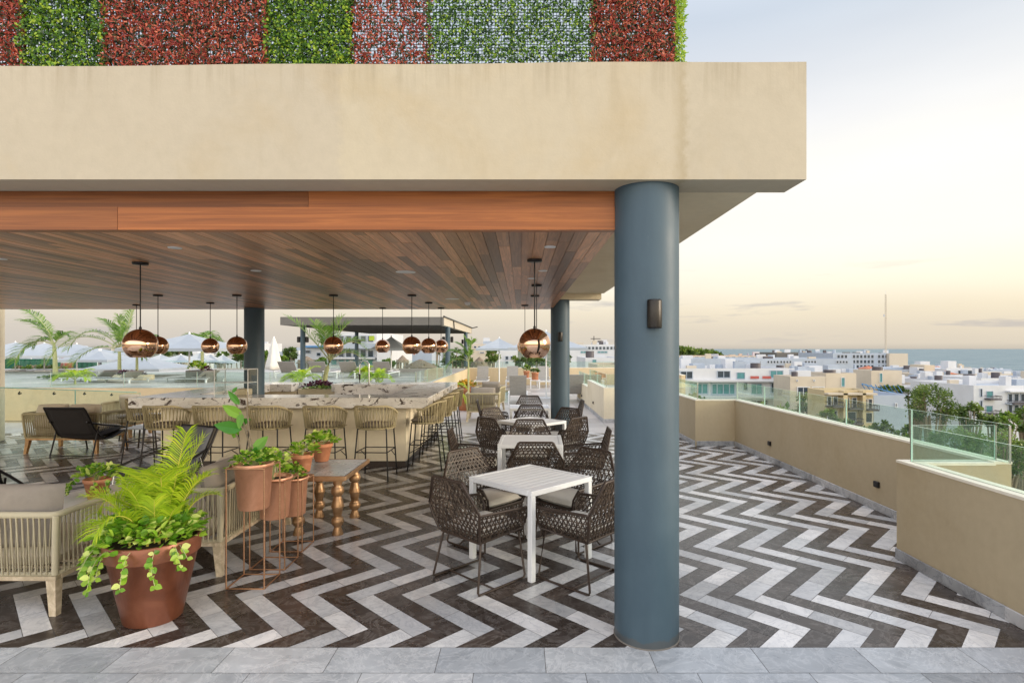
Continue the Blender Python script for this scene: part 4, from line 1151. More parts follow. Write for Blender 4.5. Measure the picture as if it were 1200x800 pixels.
bushy('ground_cover_plant','small leaved plant covering the soil of the tallest copper pot','plant',(-2.17,4.63,.945),.17,.17,.13,300,.04,trails=3,trail_len=.16,trdirs=[180,190,200],power=1.2,lo=1)
bushy('variegated_plant','cream and green variegated plant in the middle copper pot','plant',(-2.19,5.02,.74),.15,.15,.28,170,.065,power=.5,lo=1,hollow=.1)
bushy('dark_bushy_plant','dense dark green plant in the lowest copper pot','plant',(-2.185,5.45,.64),.12,.12,.16,210,.038,power=1.9,lo=1)
# broad leaved fig in the tallest pot
e=empty('broad_leaved_plant',(-2.17,4.63,.94),0,'tall sparse plant with bare stems and a few big glossy leaves','plant')
b=MB(); Q=lambda px,py,dy=0:Vector((gx(px,4.63+dy)+2.17,dy,gz(py,4.63+dy)-.94))
stems=[[Q(296,548),Q(297,530),Q(292,505),Q(290,484),Q(290,459)],[Q(296,540),Q(289,508),Q(284,490),Q(275,470),Q(272,459)],[Q(294,544),Q(283,530),Q(279,513),Q(272,500),Q(268,493)],[Q(290,505),Q(283,498),Q(276,495)]]
for s_ in stems: b.tube(s_,[.006]*(len(s_)-1)+[.003],6,0,.5)
b.build('stem','bark',e)
b=MB()
for (p,q,w_) in [((284,503),(252,497),.115),((284,488),(262,474),.10),((281,474),(268,457),.06),((283,484),(283,503),.07),((276,498),(293,491),.07),((283,502),(264,508),.07),((278,500),(272,514),.08),((297,528),(312,511),.10),((298,534),(313,538),.085),((297,538),(302,522),.08),((272,460),(277,453),.035)]:
    A=Q(*p); B_=Q(*q); leaf(b,A,(B_-A)+Vector((0,random.uniform(-.05,.05),0)),Vector((.05,-1,.25)),(B_-A).length*1.0,w_*.88,0,random.uniform(.3,1),.12)
b.build('leaf','fig_leaf',e)

def frond(b,base,d0,ln,leafl,npairs,mat=0,droop=1.0,wd=.012,stemr=.005,smat=1,start=.25,curl=.6,side=None,vshape=.5,rb=None,wind=None):
    """palm frond: arching rachis with leaflets"""
    p=Vector(base); d=Vector(d0).normalized(); n=18; P=[p.copy()]; D=[d.copy()]
    for i in range(n):
        k=i/n
        d=(d+Vector((0,0,-droop*.11*(.3+k)))+(Vector(wind)*.03 if wind else Vector((0,0,0)))).normalized()
        p=p+d*(ln/n); P.append(p.copy()); D.append(d.copy())
    b.tube(P,[stemr*(1-.75*i/n) for i in range(n+1)],5,smat,.6,False)
    for j in range(npairs):
        t=start+(1-start)*(j+.5)/npairs; f=t*n; i=min(int(f),n-1); q=P[i].lerp(P[i+1],f-i); dd=D[i]
        hor=dd.cross(Vector((0,0,1))); hor=hor.normalized() if hor.length>.05 else Vector((1,0,0))
        up=hor.cross(dd).normalized()
        lf=leafl*(.55+.9*math.sin(math.pi*(.12+.8*(j/npairs))))*.75
        for s_ in (-1,1):
            if side and s_!=side and random.random()<.7: continue
            v=(hor*s_*1.0+dd*(.45+.7*t)+up*vshape*random.uniform(.3,1)+Vector((random.gauss(0,.06),random.gauss(0,.06),0))).normalized()
            m1=q+v*lf*.5; v2=(v+Vector((0,0,-curl*random.uniform(.6,1.2)))+(Vector(wind)*.3 if wind else Vector((0,0,0)))).normalized(); m2=m1+v2*lf*.5
            w2=(v.cross(up)).normalized()*wd*.5
            rv=random.random() if rb is None else min(1,max(0,random.gauss(rb,.22)))
            b.add([q-w2*.5,q+w2*.5,m1+w2,m1-w2,m2],[(0,1,2,3),(3,2,4)],mat,rv)
# areca in the big planter
e=empty('areca_palm',(-2.60,4.03,.54),0,'yellow green feathery palm growing in the big rust brown planter','palm')
b=MB()
random.seed(5)
for i in range(26):
    a=random.uniform(0,6.283); r_=random.uniform(.0,.16); base=(r_*math.cos(a),r_*math.sin(a)*.8,.02)
    tilt=random.uniform(.03,.36); dz=Vector((math.cos(a)*tilt,math.sin(a)*tilt,1))
    frond(b,base,dz,random.uniform(.30,.50),.14,30,0,random.uniform(.5,1.4),.0075,.005,1,.35,.5,rb=.5)
spec=[((.10,0,.05),(.16,-.05,1),.80,.22,.5),((.13,0,.03),(.26,.0,1),.56,.2,1.0),((.0,0,.05),(-.12,.1,1),.66,.24,2.2),((-.05,0,.05),(-.45,.1,.95),.62,.22,1.8),((-.1,0,.02),(-.7,-.1,.8),.46,.18,1.4),((.1,.05,.05),(.12,.1,1),.72,.24,.9),((.0,-.1,.02),(-.1,-.3,1),.52,.22,2.0),((.06,0,.04),(.06,-.1,1),.66,.26,2.0),((.14,.05,.04),(.3,.1,1),.42,.17,1.3)]
for (bs,dd,ln,lf,dr) in spec: frond(b,bs,dd,ln*.93,lf*.85,34,0,dr,.010,.006,1,.3,.45,rb=.55)
b.build('frond',['areca_leaf','cane_stem'],e)
b=MB()
for i in range(16):
    a=random.uniform(0,6.28); r_=random.uniform(.02,.17); b.tube([(r_*math.cos(a),r_*math.sin(a),-.03),(r_*1.15*math.cos(a),r_*1.15*math.sin(a),random.uniform(.1,.26))],[.009,.006],6)
b.build('cane','cane_stem',e)

def palm(label,loc,h,nf,fl,lean=(0,0),fr=None,leafl=.35,wd=.022,trunk=.05,mat='palm_leaf',seed=1,name='palm_tree',wind=(-1,0,0),pairs=30,stem_mat='palm_stem',droop=1.3,group='young palms on the terrace',rb=None,curl=.6):
    random.seed(seed); e=empty(name,loc,0,label,'palm',group)
    b=MB(); T=[(lean[0]*t*t,lean[1]*t*t,h*t) for t in (0,.25,.5,.75,1)]
    b.tube(T,[trunk*1.3,trunk,trunk*.9,trunk*.85,trunk*.6],10); b.build('trunk',stem_mat,e)
    b=MB(); top=Vector(T[-1])
    if fr:
        for dd,ln,dr in fr: frond(b,top,dd,ln,leafl,pairs,0,dr,wd,trunk*.3,1,.2,curl,None,.5,rb,wind)
    else:
        for i in range(nf):
            a=6.283*i/nf+random.uniform(-.3,.3); frond(b,top,(math.cos(a)*.8,math.sin(a)*.8,random.uniform(.4,1.3)),fl*random.uniform(.8,1.1),leafl,pairs,0,droop*random.uniform(.8,1.2),wd,trunk*.3,1,.2,curl,None,.5,rb,wind)
    b.build('frond',[mat,stem_mat],e)
    return e
palm('young palm with one tall swept frond at the far left of the raised deck',(gx(65,19.5),19.5,.87),1.15,0,0,(-.05,0),[((-.3,0,1),1.75,.5),((-.45,0,1),1.45,.55),((-.9,0,.5),1.7,1.6),((-.7,0,.9),.9,1.5),((.5,0,.8),.7,1.4)],.5,.03,.075,seed=3,wind=(-1,0,-.3),pairs=36)
palm('young palm with long arching fronds swept left, growing from the purple planter',(gx(140,19.0),19.0,.87),1.0,0,0,(0,0),[((-.95,0,.75),2.9,1.35),((-.7,0,1.1),2.2,1.7),((-1,0,.3),1.8,1.0),((.45,0,1),1.5,.4),((.2,0,1),1.1,.6),((-.1,0,1),1.2,.8),((.9,0,.6),1.0,1.6)],.42,.026,.06,seed=4,wind=(-.8,0,-.2),pairs=40)
palm('thin trunked palm beside the arching one, its crown behind the nearest copper pendant',(gx(160.5,19.2),19.2,.87),1.15,7,.8,(0,0),None,.3,.025,.045,seed=6)
palm('palm whose green crown shows above the pyramid umbrella on the raised deck',(gx(237,24),24,.87),1.35,9,1.1,(0,0),None,.38,.04,.07,seed=8,droop=2.2)
palm('tall slim palm rising from the planter at the back of the bar',(gx(380,12.7),12.7,1.0),.62,0,0,(.12,0),[((-.75,0,1),1.35,.35),((-.35,.1,1),.95,.5),((.25,0,1),.95,.7),((.6,0,1),.95,1.0),((.95,0,.9),.95,1.5),((.1,0,1),1.0,.9),((-.05,-.2,1),.85,1.3),((.4,.3,1),1.0,1.5)],.36,.02,.055,seed=9,wind=(.15,0,0),rb=.6,curl=.4,pairs=30)
palm('small palm with upright fronds beside the pergola post, right of the bar',(gx(549,17.0),17.0,.3),1.2,0,0,(.0,0),[((-.6,0,1),.85,1.0),((.15,0,1),.75,.3),((.35,0,1),.7,.6),((-.1,0,1),.7,.8),((-.9,0,.6),.8,1.6)],.26,.03,.03,seed=10,rb=.45)
palm('bright yellow green bushy palm beyond the right end of the bar',(gx(521,14.2),14.2,.3),.45,13,.75,(0,0),None,.22,.02,.04,'areca_leaf',12,'areca_palm',droop=1.8,group=None)
for i,(px,Y,lb,s) in enumerate([(352,16.2,'feathery green palm clump behind the deck glass, left of the pergola post',1),(88,16.4,'small yellow green feathery palm behind the deck glass at the left',1),(441,16.4,'feathery green palm clump behind the deck glass, right of the bar tap',.9),(426,20,'small palm clump behind the bar tap',.9)]):
    palm(lb,(gx(px,Y),Y,.87),.12*s,14,.62*s,(0,0),None,.2,.02,.03,'areca_leaf',20+i,'areca_palm',droop=1.2,group='feathery palm clumps on the raised deck')
# planters on the deck and behind the bar
def trough(name,label,loc,w,d,h,mat='soffit_plaster'):
    e=empty(name,loc,0,label,'planter'); b=MB()
    b.bbox(-w,-d,0,w,-d+.04,h,.01); b.bbox(-w,d-.04,0,w,d,h,.01); b.bbox(-w,-d+.041,0,-w+.04,d-.041,h,.01); b.bbox(w-.04,-d+.041,0,w,d-.041,h,.01); b.build('trough_wall',mat,e)
    b=MB(); b.box(-w+.04,-d+.04,.02,w-.04,d-.04,h-.04); b.build('soil','soil',e)
trough('planter_trough','plastered planter at the back of the bar holding purple plants and the slim palm',(gx(377,12.7),12.7,0),.42,.28,1.02,'cream_plaster')
bushy('purple_plant','dark purple leaved plant with green undergrowth at the back of the bar','plant',(gx(375,12.6),12.6,1.0),.36,.22,.17,260,.07,'purple_leaf',power=1)
bushy('leafy_ground_plant','bright green low plant below the purple leaves at the back of the bar','plant',(gx(375,12.4),12.36,.99),.42,.16,.09,220,.05,'tree_leaf_bright',power=.6)
trough('planter_trough','low planter with purple plants under the arching palm on the raised deck',(gx(148,18.8),18.8,.866),.75,.3,.16)
bushy('purple_plant','row of purple plants under the arching palm on the raised deck','plant',(gx(147,18.8),18.8,1.0),.75,.25,.14,260,.1,'purple_leaf')
trough('planter_trough','grey planter beside the pyramid umbrella pole on the raised deck',(gx(236,17.6),17.6,.866),.32,.3,.36,'hotel_slab')
bushy('yellow_green_plant','yellow green bush in the grey planter beside the umbrella pole','plant',(gx(232,17.6),17.6,1.2),.26,.24,.32,200,.1,'pothos_leaf',power=.7)
bushy('purple_plant','small purple plant in the grey planter beside the umbrella pole','plant',(gx(241,17.5),17.5,1.2),.12,.12,.14,50,.09,'purple_leaf')
bushy('low_shrub','low shrub patch at the foot of the tall swept palm','shrub',(gx(66,19.4),19.3,.866),.55,.3,.1,200,.09,'tree_leaf')
bushy('croton_plant','yellow orange plant in the big terracotta pot beyond the bar stools','plant',(-1.68,17.5,.66),.3,.28,.24,130,.14,'croton_leaf')
bushy('spiky_plant','upright green plant in the left pot by the rear wall','plant',(gx(617,27.9),27.9,.76),.14,.12,.34,60,.15,'tree_leaf_bright')
bushy('dark_bush','dark green bush in the right pot by the rear wall','plant',(gx(627,27.0),27.0,.73),.22,.2,.2,120,.11,'tree_leaf')
random.seed(77)
# =================================================================== UMBRELLAS, PERGOLA, LOUNGERS
def umbrella(label,X,Y,z0,half,ze,zp,group='pale square umbrellas',rz=0,sag=.12,pole_r=.028,base=True,frill=True):
    e=empty('umbrella',(X,Y,z0),rz,label,'umbrella',group)
    ze-=z0; zp-=z0; b=MB(); n=8; vs=[];fs=[]
    per=[]
    for s in range(4):
        for k in range(6):
            t=k/6; c=[(-1,-1),(1,-1),(1,1),(-1,1)]; a=c[s]; d=c[(s+1)%4]; per.append((a[0]+(d[0]-a[0])*t,a[1]+(d[1]-a[1])*t,abs(t-.5)*2))
    m=len(per)
    for i in range(n+1):
        r=i/n
        for (px_,py_,q) in per:
            z=zp+(ze-zp)*(r**.86) - sag*math.sin(math.pi*r)*.35*(1-q) + (.0 if i<n else 0)
            x=px_*half*r; y=py_*half*r
            k=1-.05*(1-q)*r; vs.append((x*k,y*k,z))
    for i in range(n):
        for j in range(m): fs.append((i*m+j,i*m+(j+1)%m,(i+1)*m+(j+1)%m,(i+1)*m+j))
    b.add(vs,fs,0,.5,False)
    # valance
    v2=[];f2=[]
    for j in range(m):
        p=vs[n*m+j]; v2+= [p,(p[0],p[1],p[2]-.09)]
    for j in range(m): k=(j+1)%m; f2.append((2*j,2*j+1,2*k+1,2*k))
    if frill: b.add(v2,f2,0,.5)
    b.build('canopy','umbrella_fabric',e)
    b=MB(); b.tube([(0,0,.03),(0,0,zp+.04)],pole_r,10); b.build('pole','white_metal',e)
    b=MB(); b.tube([(0,0,zp),(0,0,zp+.06)],[.04,.012],8); b.build('finial','white_metal',e)
    if base: b=MB(); b.bbox(-.3,-.3,0,.3,.3,.05,.01); b.build('base_plate','white_metal',e)
    for s in (0,1,2,3):
        b=MB(); sx,sy=[(1,1),(1,-1),(-1,1),(-1,-1)][s]; b.tube([(0,0,ze+.02),(sx*half*.55,sy*half*.55,zp+(ze-zp)*.6)],.01,5); b.build('rib','white_metal',e)
    return e
umbrella('pale pyramid umbrella by the rear wall, left of the large dining pendant',gx(585,26),26,0,1.0,gz(409,26)+.03,gz(396,26))
umbrella('pale pyramid umbrella half hidden behind the far blue column',gx(640,21.5),21.5,0,1.42,gz(407.5,21.5),gz(388,21.5))
umbrella('pale blue white pyramid umbrella with grey planter at its foot on the raised deck',gx(222,18),18,.866,1.38,gz(408,18),gz(391,18))
umbrella('pale pyramid umbrella behind the small pendant, right end of the raised deck',gx(458.5,27),27,.866,.80,gz(408.5,27),gz(394,27))
umbrella('wide pale umbrella at the far left, farthest left of its row',gx(18,26),26,.866,2.0,gz(416,26),gz(401,26),'wide pale umbrellas at the left of the raised deck',R(20))
umbrella('wide pale umbrella just left of the swept palm crown',gx(52,25.5),25.5,.866,1.8,gz(416,25.5),gz(402,25.5),'wide pale umbrellas at the left of the raised deck',R(30))
umbrella('wide pale umbrella between the swept palm and the arching palm',gx(90,25),25,.866,1.7,gz(416,25),gz(403,25),'wide pale umbrellas at the left of the raised deck',R(12))
umbrella('low pale umbrella behind the nearest left pendant, with thick white pole',gx(117,22),22,.866,1.0,gz(421,22),gz(410,22),'wide pale umbrellas at the left of the raised deck',0,pole_r=.06)
umbrella('low wide pale umbrella under the nearest left pendant',gx(165,21.5),21.5,.866,1.35,gz(431,21.5),gz(416,21.5),'wide pale umbrellas at the left of the raised deck',R(5))
for i,(px,yt,ye,hf) in enumerate([(212,415,424,1.7),(234,412,422,.9),(246,414,424,1.1),(261,415,425,1.2),(188,415,423,1.7),(14,424,434,1.4)]):
    Y=46+i*2; umbrella(['peaked white tent roof left of the umbrella pole, beyond the deck','peaked white tent roof directly behind the umbrella pole','peaked white tent roof second to the right of the umbrella pole','peaked white tent roof nearest the dark column','peaked white tent roof farthest left of the tents','low pale tent roof at the far left beyond the deck'][i],gx(px,Y),Y,-6,hf,gz(ye,Y),gz(yt,Y),'peaked white tents beyond the deck',R(7*i),sag=.9,pole_r=.06,base=False,frill=False)
# closed umbrella
e=empty('closed_umbrella',(gx(321,21),21,.866),0,'closed white umbrella standing on the raised deck right of the dark column','umbrella')
b=MB(); pr=[(.001,gz(394.5,21)),(.05,gz(397,21)),(.12,gz(406,21)),(.19,gz(418,21)),(.26,gz(428,21)),(.28,gz(432,21)),(.12,gz(433.5,21))]
vs=[];fs=[];n=24
for (r_,z) in pr:
    for k in range(n):
        t=6.283*k/n; q=r_*(1+.22*math.cos(4*t)); vs.append((q*math.cos(t),q*math.sin(t),z-.866))
for i in range(len(pr)-1):
    for k in range(n): fs.append((i*n+k,i*n+(k+1)%n,(i+1)*n+(k+1)%n,(i+1)*n+k))
b.add(vs,fs,0,.5,True); b.build('folded_canopy','white_fabric',e)
b=MB(); b.tube([(0,0,0),(0,0,gz(394,21)-.866)],.03,8); b.build('pole','white_metal',e)
# pergola
e=empty('pergola',(-6.25,22.5,0),0,'grey flat roofed pergola on slate blue posts behind the bar','pergola')
X0,X1=-9.5+6.25,-3.05+6.25; zt,zb=gz(371.3,22.5),gz(380.8,22.5)
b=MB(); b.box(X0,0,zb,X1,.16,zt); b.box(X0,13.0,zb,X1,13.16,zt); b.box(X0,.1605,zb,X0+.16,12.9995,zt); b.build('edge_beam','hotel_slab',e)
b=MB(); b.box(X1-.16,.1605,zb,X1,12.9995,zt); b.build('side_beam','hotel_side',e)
b=MB(); b.box(X0+.161,.161,zt-.12,X1-.161,12.999,zt-.06)
b.build('roof_slab','hotel_slab',e)
b=MB()
for k in range(26): b.box(X0+.161,.4+k*.49,zb+.02,X1-.161,.46+k*.49,zt-.121)
b.build('slats','hotel_slab',e)
b=MB(); b.tube([(X1+.02,-.02,zt+.02),(X1+.03,6,zt+.03),(X1+.03,13.1,zt+.03),(X1+.35,13.2,zt+.10)],.035,6); b.tube([(X1+.03,3.2,zt+.02),(X1+.06,3.2,zb-.05)],.03,6); b.build('cable','bronze',e)
for (xx,yy) in ((-9.33,1.9),(-3.12,1.9),(-9.33,9.9),(-3.12,9.9)):
    b=MB(); z0=.866 if xx<-3.3 else .866
    b.tube([(xx+6.25,yy,.866),(xx+6.25,yy,zb+.001)],.105,16); p=b.build('post','blue_paint',e)
    b=MB()
    for s in (-1,1): b.bbox(xx+6.25+s*.12,yy-.06,2.15,xx+6.25+s*.24,yy+.06,2.40,.02)
    b.build('post_light','black_metal',e)
def lounger():
    e=empty('sun_lounger')   # head at -Y raised, feet toward +Y
    b=MB()
    for s in (-1,1): b.bbox(s*.33,-.55,.28,s*.29,1.25,.34,.005); b.bbox(s*.33,-.62,.42,s*.29,.1,.45,.005)
    b.bbox(-.289,1.20,.285,.289,1.25,.335,.005); b.build('frame','white_metal',e)
    for sx in (-1,1):
        for y in (-.5,1.1): b=MB(); b.bbox(sx*.33,y,0,sx*.29,y+.05,.2795,.004); b.build('leg','white_metal',e)
    b=MB(); b.bbox(-.285,-.02,.30,.285,1.19,.35,.01); b.build('seat_sling','lounger_fabric',e)
    b=MB(); a=R(62); 
    for k in range(6):
        y0=-.02-.125*k*math.cos(a); z0=.34+.125*k*math.sin(a); y1=-.02-(.125*k+.121)*math.cos(a); z1=.34+(.125*k+.121)*math.sin(a)
        b.add([(-.285,y0,z0),(.285,y0,z0),(.285,y1,z1),(-.285,y1,z1),(-.285,y0-.03,z0-.01),(.285,y0-.03,z0-.01),(.285,y1-.03,z1-.01),(-.285,y1-.03,z1-.01)],[(0,1,2,3),(7,6,5,4),(0,4,5,1),(1,5,6,2),(2,6,7,3),(3,7,4,0)],0,.5)
    b.build('backrest','lounger_fabric',e)
    return e
lg=[(gx(607,19.2),19.4,0,0,'grey slatted sun lounger with its back to the camera beside the pool'),
 (1.9,20.0,0,0,'grey slatted sun lounger with its back to the camera, right of the far blue column'),
 (gx(565,28.3),28.6,0,180,'grey sun lounger against the rear wall, leftmost of three near the pyramid umbrella'),
 (gx(600.5,28.3),28.6,0,180,'grey sun lounger against the rear wall, right of the pyramid umbrella pole'),
 (gx(637,28.3),28.6,0,180,'grey sun lounger against the rear wall, right of the two small terracotta pots'),
 (gx(333,19.5),20.0,.866,0,'grey sun lounger on the raised deck beside the closed umbrella'),
 (gx(369,19.5),20.0,.866,0,'grey sun lounger on the raised deck right of the left pergola post'),
 (gx(405,19.5),20.0,.866,0,'grey sun lounger on the raised deck right of the slim palm trunk'),
 (gx(445,19.5),20.0,.866,0,'grey sun lounger on the raised deck right of the bar tap'),
 (gx(125,18),17.8,.866,80,'grey sun lounger lying sideways on the raised deck below the arching palm'),
 (gx(178,18.5),17.3,.866,75,'grey sun lounger lying sideways on the raised deck below the nearest left pendant'),
 (gx(258,18.5),17.5,.866,70,'grey sun lounger lying sideways on the raised deck behind the glass display case')]
l0=lounger()
for i,(X,Y,z,a,lb) in enumerate(lg):
    e=l0 if i==0 else copy_tree(l0)
    e.location=(X,Y,z); e.rotation_euler=(0,0,R(a)); e.scale=(1,1,.58 if z>0 and a==0 else (.36 if z>0 else 1)); tag(e,lb,'sun lounger','grey sun loungers')

# =================================================================== CITY
GZ=-16.
g=MB(); g.add([(-9000,-60,GZ),(230,-60,GZ),(278,412,GZ),(517,1500,GZ),(5100,15000,GZ),(-9000,15000,GZ)],[(0,1,2,3,4,5)])
g.add([(230,-60,GZ),(900,-60,GZ),(900,405,GZ),(278,405,GZ)],[(0,1,2,3)])
tag(g.build('ground','city_ground'),kind='structure')
g=MB(); g.add([(278,413,GZ-.1),(9000,413,GZ-.1),(16000,15000,GZ-.1),(5100,15000,GZ-.1),(517,1500,GZ-.1)],[(0,1,2,3,4)])
tag(g.build('sea','sea_water'),kind='structure')
g=MB(); n=60
vs=[];
for i in range(n+1):
    x=270+i*12; vs+=[(x,398,GZ+.05),(x,409+2.5*math.sin(i*.9)+1.5*math.sin(i*2.3),GZ+.05)]
g.add(vs,[(2*i,2*i+2,2*i+3,2*i+1) for i in range(n)])
tag(g.build('beach','sand'),kind='structure')
g=MB(); vs=[]
for i in range(n+1):
    x=270+i*12; a=409+2.5*math.sin(i*.9)+1.5*math.sin(i*2.3); vs+=[(x,a,GZ+.06),(x,a+5+3*math.sin(i*1.7),GZ+.06)]
g.add(vs,[(2*i,2*i+2,2*i+3,2*i+1) for i in range(n)])
tag(g.build('surf','foam'),kind='structure')

def bld(label,px0,px1,yt,Y,D,mat,wins=(),rails=(),par=.5,name='white_building',cat='building',group=None,zb=GZ,glass='window_glass',extras=(),roof='roof_grey',slabs=()):
    X0,X1=gx(px0,Y),gx(px1,Y); zt=gz(yt,Y)
    cx=(X0+X1)/2; e=empty(name,(cx,Y,zb),0,label,cat,group); H=zt-zb
    b=MB(); b.box(X0-cx,0,0,X1-cx,D,H-par)
    t=.25
    b.box(X0-cx,0,H-par+.001,X1-cx,t,H); b.box(X0-cx,D-t,H-par+.001,X1-cx,D,H); b.box(X0-cx,t+.001,H-par+.001,X0-cx+t,D-t-.001,H); b.box(X1-cx-t,t+.001,H-par+.001,X1-cx,D-t-.001,H)
    b.build('wall',mat,e)
    b=MB(); b.add([(X0-cx+t,t,H-par+.004),(X1-cx-t,t,H-par+.004),(X1-cx-t,D-t,H-par+.004),(X0-cx+t,D-t,H-par+.004)],[(0,1,2,3)]); b.build('roof',roof,e)
    rs=random.getstate(); random.seed(int(px0*7+yt)); wX=X1-X0
    for q in range(min(9,2+int(wX/4)) if Y>70 else 0):
        sx=random.uniform(.5,1.6)*(1+Y/300); sy=random.uniform(.5,1.4); hh=random.uniform(.5,1.5)*(1+Y/400); xx=random.uniform(X0-cx+1,X1-cx-1-sx) if wX>4 else 0; yy=random.uniform(1,max(1.2,D-3))
        b=MB()
        if q%3==2: b.tube([(xx,yy,H-par+.005),(xx,yy,H-par+.005+hh*.9)],sx*.4,10)
        else: b.box(xx,yy,H-par+.005,xx+sx,yy+sy,H-par+.005+hh)
        b.build('water_tank' if q%3==2 else 'rooftop_unit',['white_wall','cool_wall','balcony_rail','cream_wall'][q%4],e)
    random.setstate(rs)
    for wn in wins:
        a,c,y0,y1=wn[:4]; gm=wn[4] if len(wn)>4 else glass
        xa,xc=gx(a,Y)-cx,gx(c,Y)-cx; z1,z0=gz(y0,Y)-zb,gz(y1,Y)-zb; f=max(.06,(xc-xa)*.06)
        if z0<0 or z1-z0<.1: continue
        b=MB()
        b.box(xa,-.09,z1-f,xc,-.002,z1); b.box(xa,-.12,z0,xc,-.002,z0+f); b.box(xa,-.09,z0+f+.001,xa+f,-.002,z1-f-.001); b.box(xc-f,-.09,z0+f+.001,xc,-.002,z1-f-.001)
        if xc-xa>1.6:
            k=int((xc-xa)/1.1)
            for q in range(1,k+1): xx=xa+(xc-xa)*q/(k+1); b.box(xx-f*.35,-.07,z0+f+.001,xx+f*.35,-.002,z1-f-.001)
        w_=b.build('window','white_wall' if mat!='white_wall' else 'cool_wall',e)
        b=MB(); b.box(xa+f+.001,-.03,z0+f+.001,xc-f-.001,-.001,z1-f-.001); b.build('pane',gm,w_)
    for (a,c,y0,y1,m) in rails:
        xa,xc=gx(a,Y)-cx,gx(c,Y)-cx; z1,z0=gz(y0,Y)-zb,gz(y1,Y)-zb
        b=MB(); dp=1.1
        if m=='balcony_rail':
            b.box(xa,-dp,z1-.06,xc,-dp+.05,z1); k=max(3,int((xc-xa)/.16))
            for q in range(k+1): xx=xa+(xc-xa)*q/k; b.box(xx-.018,-dp+.01,z0,xx+.018,-dp+.045,z1-.061)
            b.box(xa,-dp+.051,z1-.06,xa+.05,0,z1); b.box(xc-.05,-dp+.051,z1-.06,xc,0,z1)
            b.box(xa,-dp,z0-.16,xc,-.001,z0-.001)
        else: b.box(xa,-.16,z0,xc,-.1225,z1)
        b.build('balcony' if m=='balcony_rail' else 'panel',m,e)
    for (a,c,y0,y1,m) in slabs:
        xa,xc=gx(a,Y)-cx,gx(c,Y)-cx; z1,z0=gz(y0,Y)-zb,gz(y1,Y)-zb
        b=MB(); b.box(xa,-.8,z0,xc,-.001,z1); b.build('floor_slab',m,e)
    for (a,c,y0,y1,dy,m) in extras:
        xa,xc=gx(a,Y+dy)-cx,gx(c,Y+dy)-cx; z1=gz(y0,Y+dy)-zb; z0=H-par+.005
        b=MB(); b.box(xa,dy,z0,xc,dy+max(2,(xc-xa)*.8),z1); b.build('roof_hut' ,m,e)
    return e
def hiproof(parent_label,px0,px1,ye,yp,Y,mat='roof_tile',wallh=3,wmat='cream_wall'):
    X0,X1=gx(px0,Y),gx(px1,Y); w=(X1-X0)/2; z=gz(ye,Y); p=gz(yp,Y)-z; cx=(X0+X1)/2
    e=empty('roof_tower',(cx,Y+w,z-wallh),0,parent_label,'tower','red roofed towers')
    b=MB(); b.box(-w*.86,-w*.86,-12,w*.86,w*.86,wallh); b.build('wall',wmat,e)
    b=MB(); v=[(-w,-w,wallh+.01),(w,-w,wallh+.01),(w,w,wallh+.01),(-w,w,wallh+.01),(0,0,wallh+p)]; b.add(v,[(0,1,4),(1,2,4),(2,3,4),(3,0,4),(3,2,1,0)]); b.build('roof',mat,e)
    return e
bld('long low white apartment block with dark and teal glazing just beyond the glass rail',797-20,925,431.5,85,14,'white_wall',
 wins=[(797,812,434.5,444),(840,856,434,443),(863,873,436,444,'teal_glass'),(902,918,433.5,443,'teal_glass'),(808,830,448.5,462,'teal_glass'),(833,862,448.5,463,'teal_glass'),(871,876,448,457),(880,893,449,462,'teal_glass'),(903,919,448,460),(812,826,468,480),(840,862,468,480,'teal_glass'),(880,900,468,480)],
 rails=[(879,889,440.5,443.5,'red_paint'),(893,903,440.5,443.5,'red_paint')],extras=[(850,862,420.5,431,5,'white_wall'),(812,826,426,431,6,'cool_wall'),(880,884,427,431,4,'white_wall')],slabs=[(797,927,444.8,447,'white_wall'),(797,927,463.5,466,'white_wall')])
bld('long pale block with a row of small dark windows behind the low apartment block',790,1000,420,150,20,'cool_wall',
 wins=[(a+k*3.6,a+k*3.6+2.6,422.5,425.5) for a in (861,878,899,914,943,980) for k in range(4)],extras=[(800,812,416.5,420,4,'white_wall'),(842,850,417,420,5,'white_wall'),(930,936,417,420,5,'white_wall')])
bld('low pink terraced block with a row of dark bays near the headland',780,906,417,260,25,'hotel_side',
 wins=[(800+k*7.2,804.5+k*7.2,417.8,419.2) for k in range(15)],roof='red_paint')
bld('long grey flat slab building in front of the sea',910,964,413,300,30,'hotel_slab',par=.3)
bld('cream wing joining the grey slab and the big hotel',962,978,413.5,280,30,'hotel_side')
bld('big pale hotel with four columns of dark balcony windows on the seafront',976,1042,413.6,240,30,'cool_wall',
 wins=[(a+k*4.3,a+k*4.3+3.3,y,y+4) for a in (981,999,1012,1028.5) for k in range(3) for y in (415.6,421.6,427.4)],extras=[(990,996,412.5,413.6,8,'hotel_slab'),(1002,1008,412.6,413.6,8,'hotel_slab')])
bld('blank cream end wing of the seafront hotel',1042.3,1064,414,238,34,'hotel_side')
bld('white house with two wide arches at ground level beyond the glass rail',926,967.5,441,76,5,'cream_wall',
 wins=[(933,935,444.5,447),(953,955,444.5,447),(934,948.5,453,464),(951.5,966,453,464)])
bld('tall cream block with narrow pale blue window, left of the blue pergola',968,1003.5,437,80,4.5,'cream_wall',wins=[(985.5,990,442,453,'teal_glass')])
bld('tall cream block with narrow blue window, right of the blue pergola',1021,1057,434,92,5,'cream_wall',wins=[(1030.5,1034,437,448,'teal_glass')])
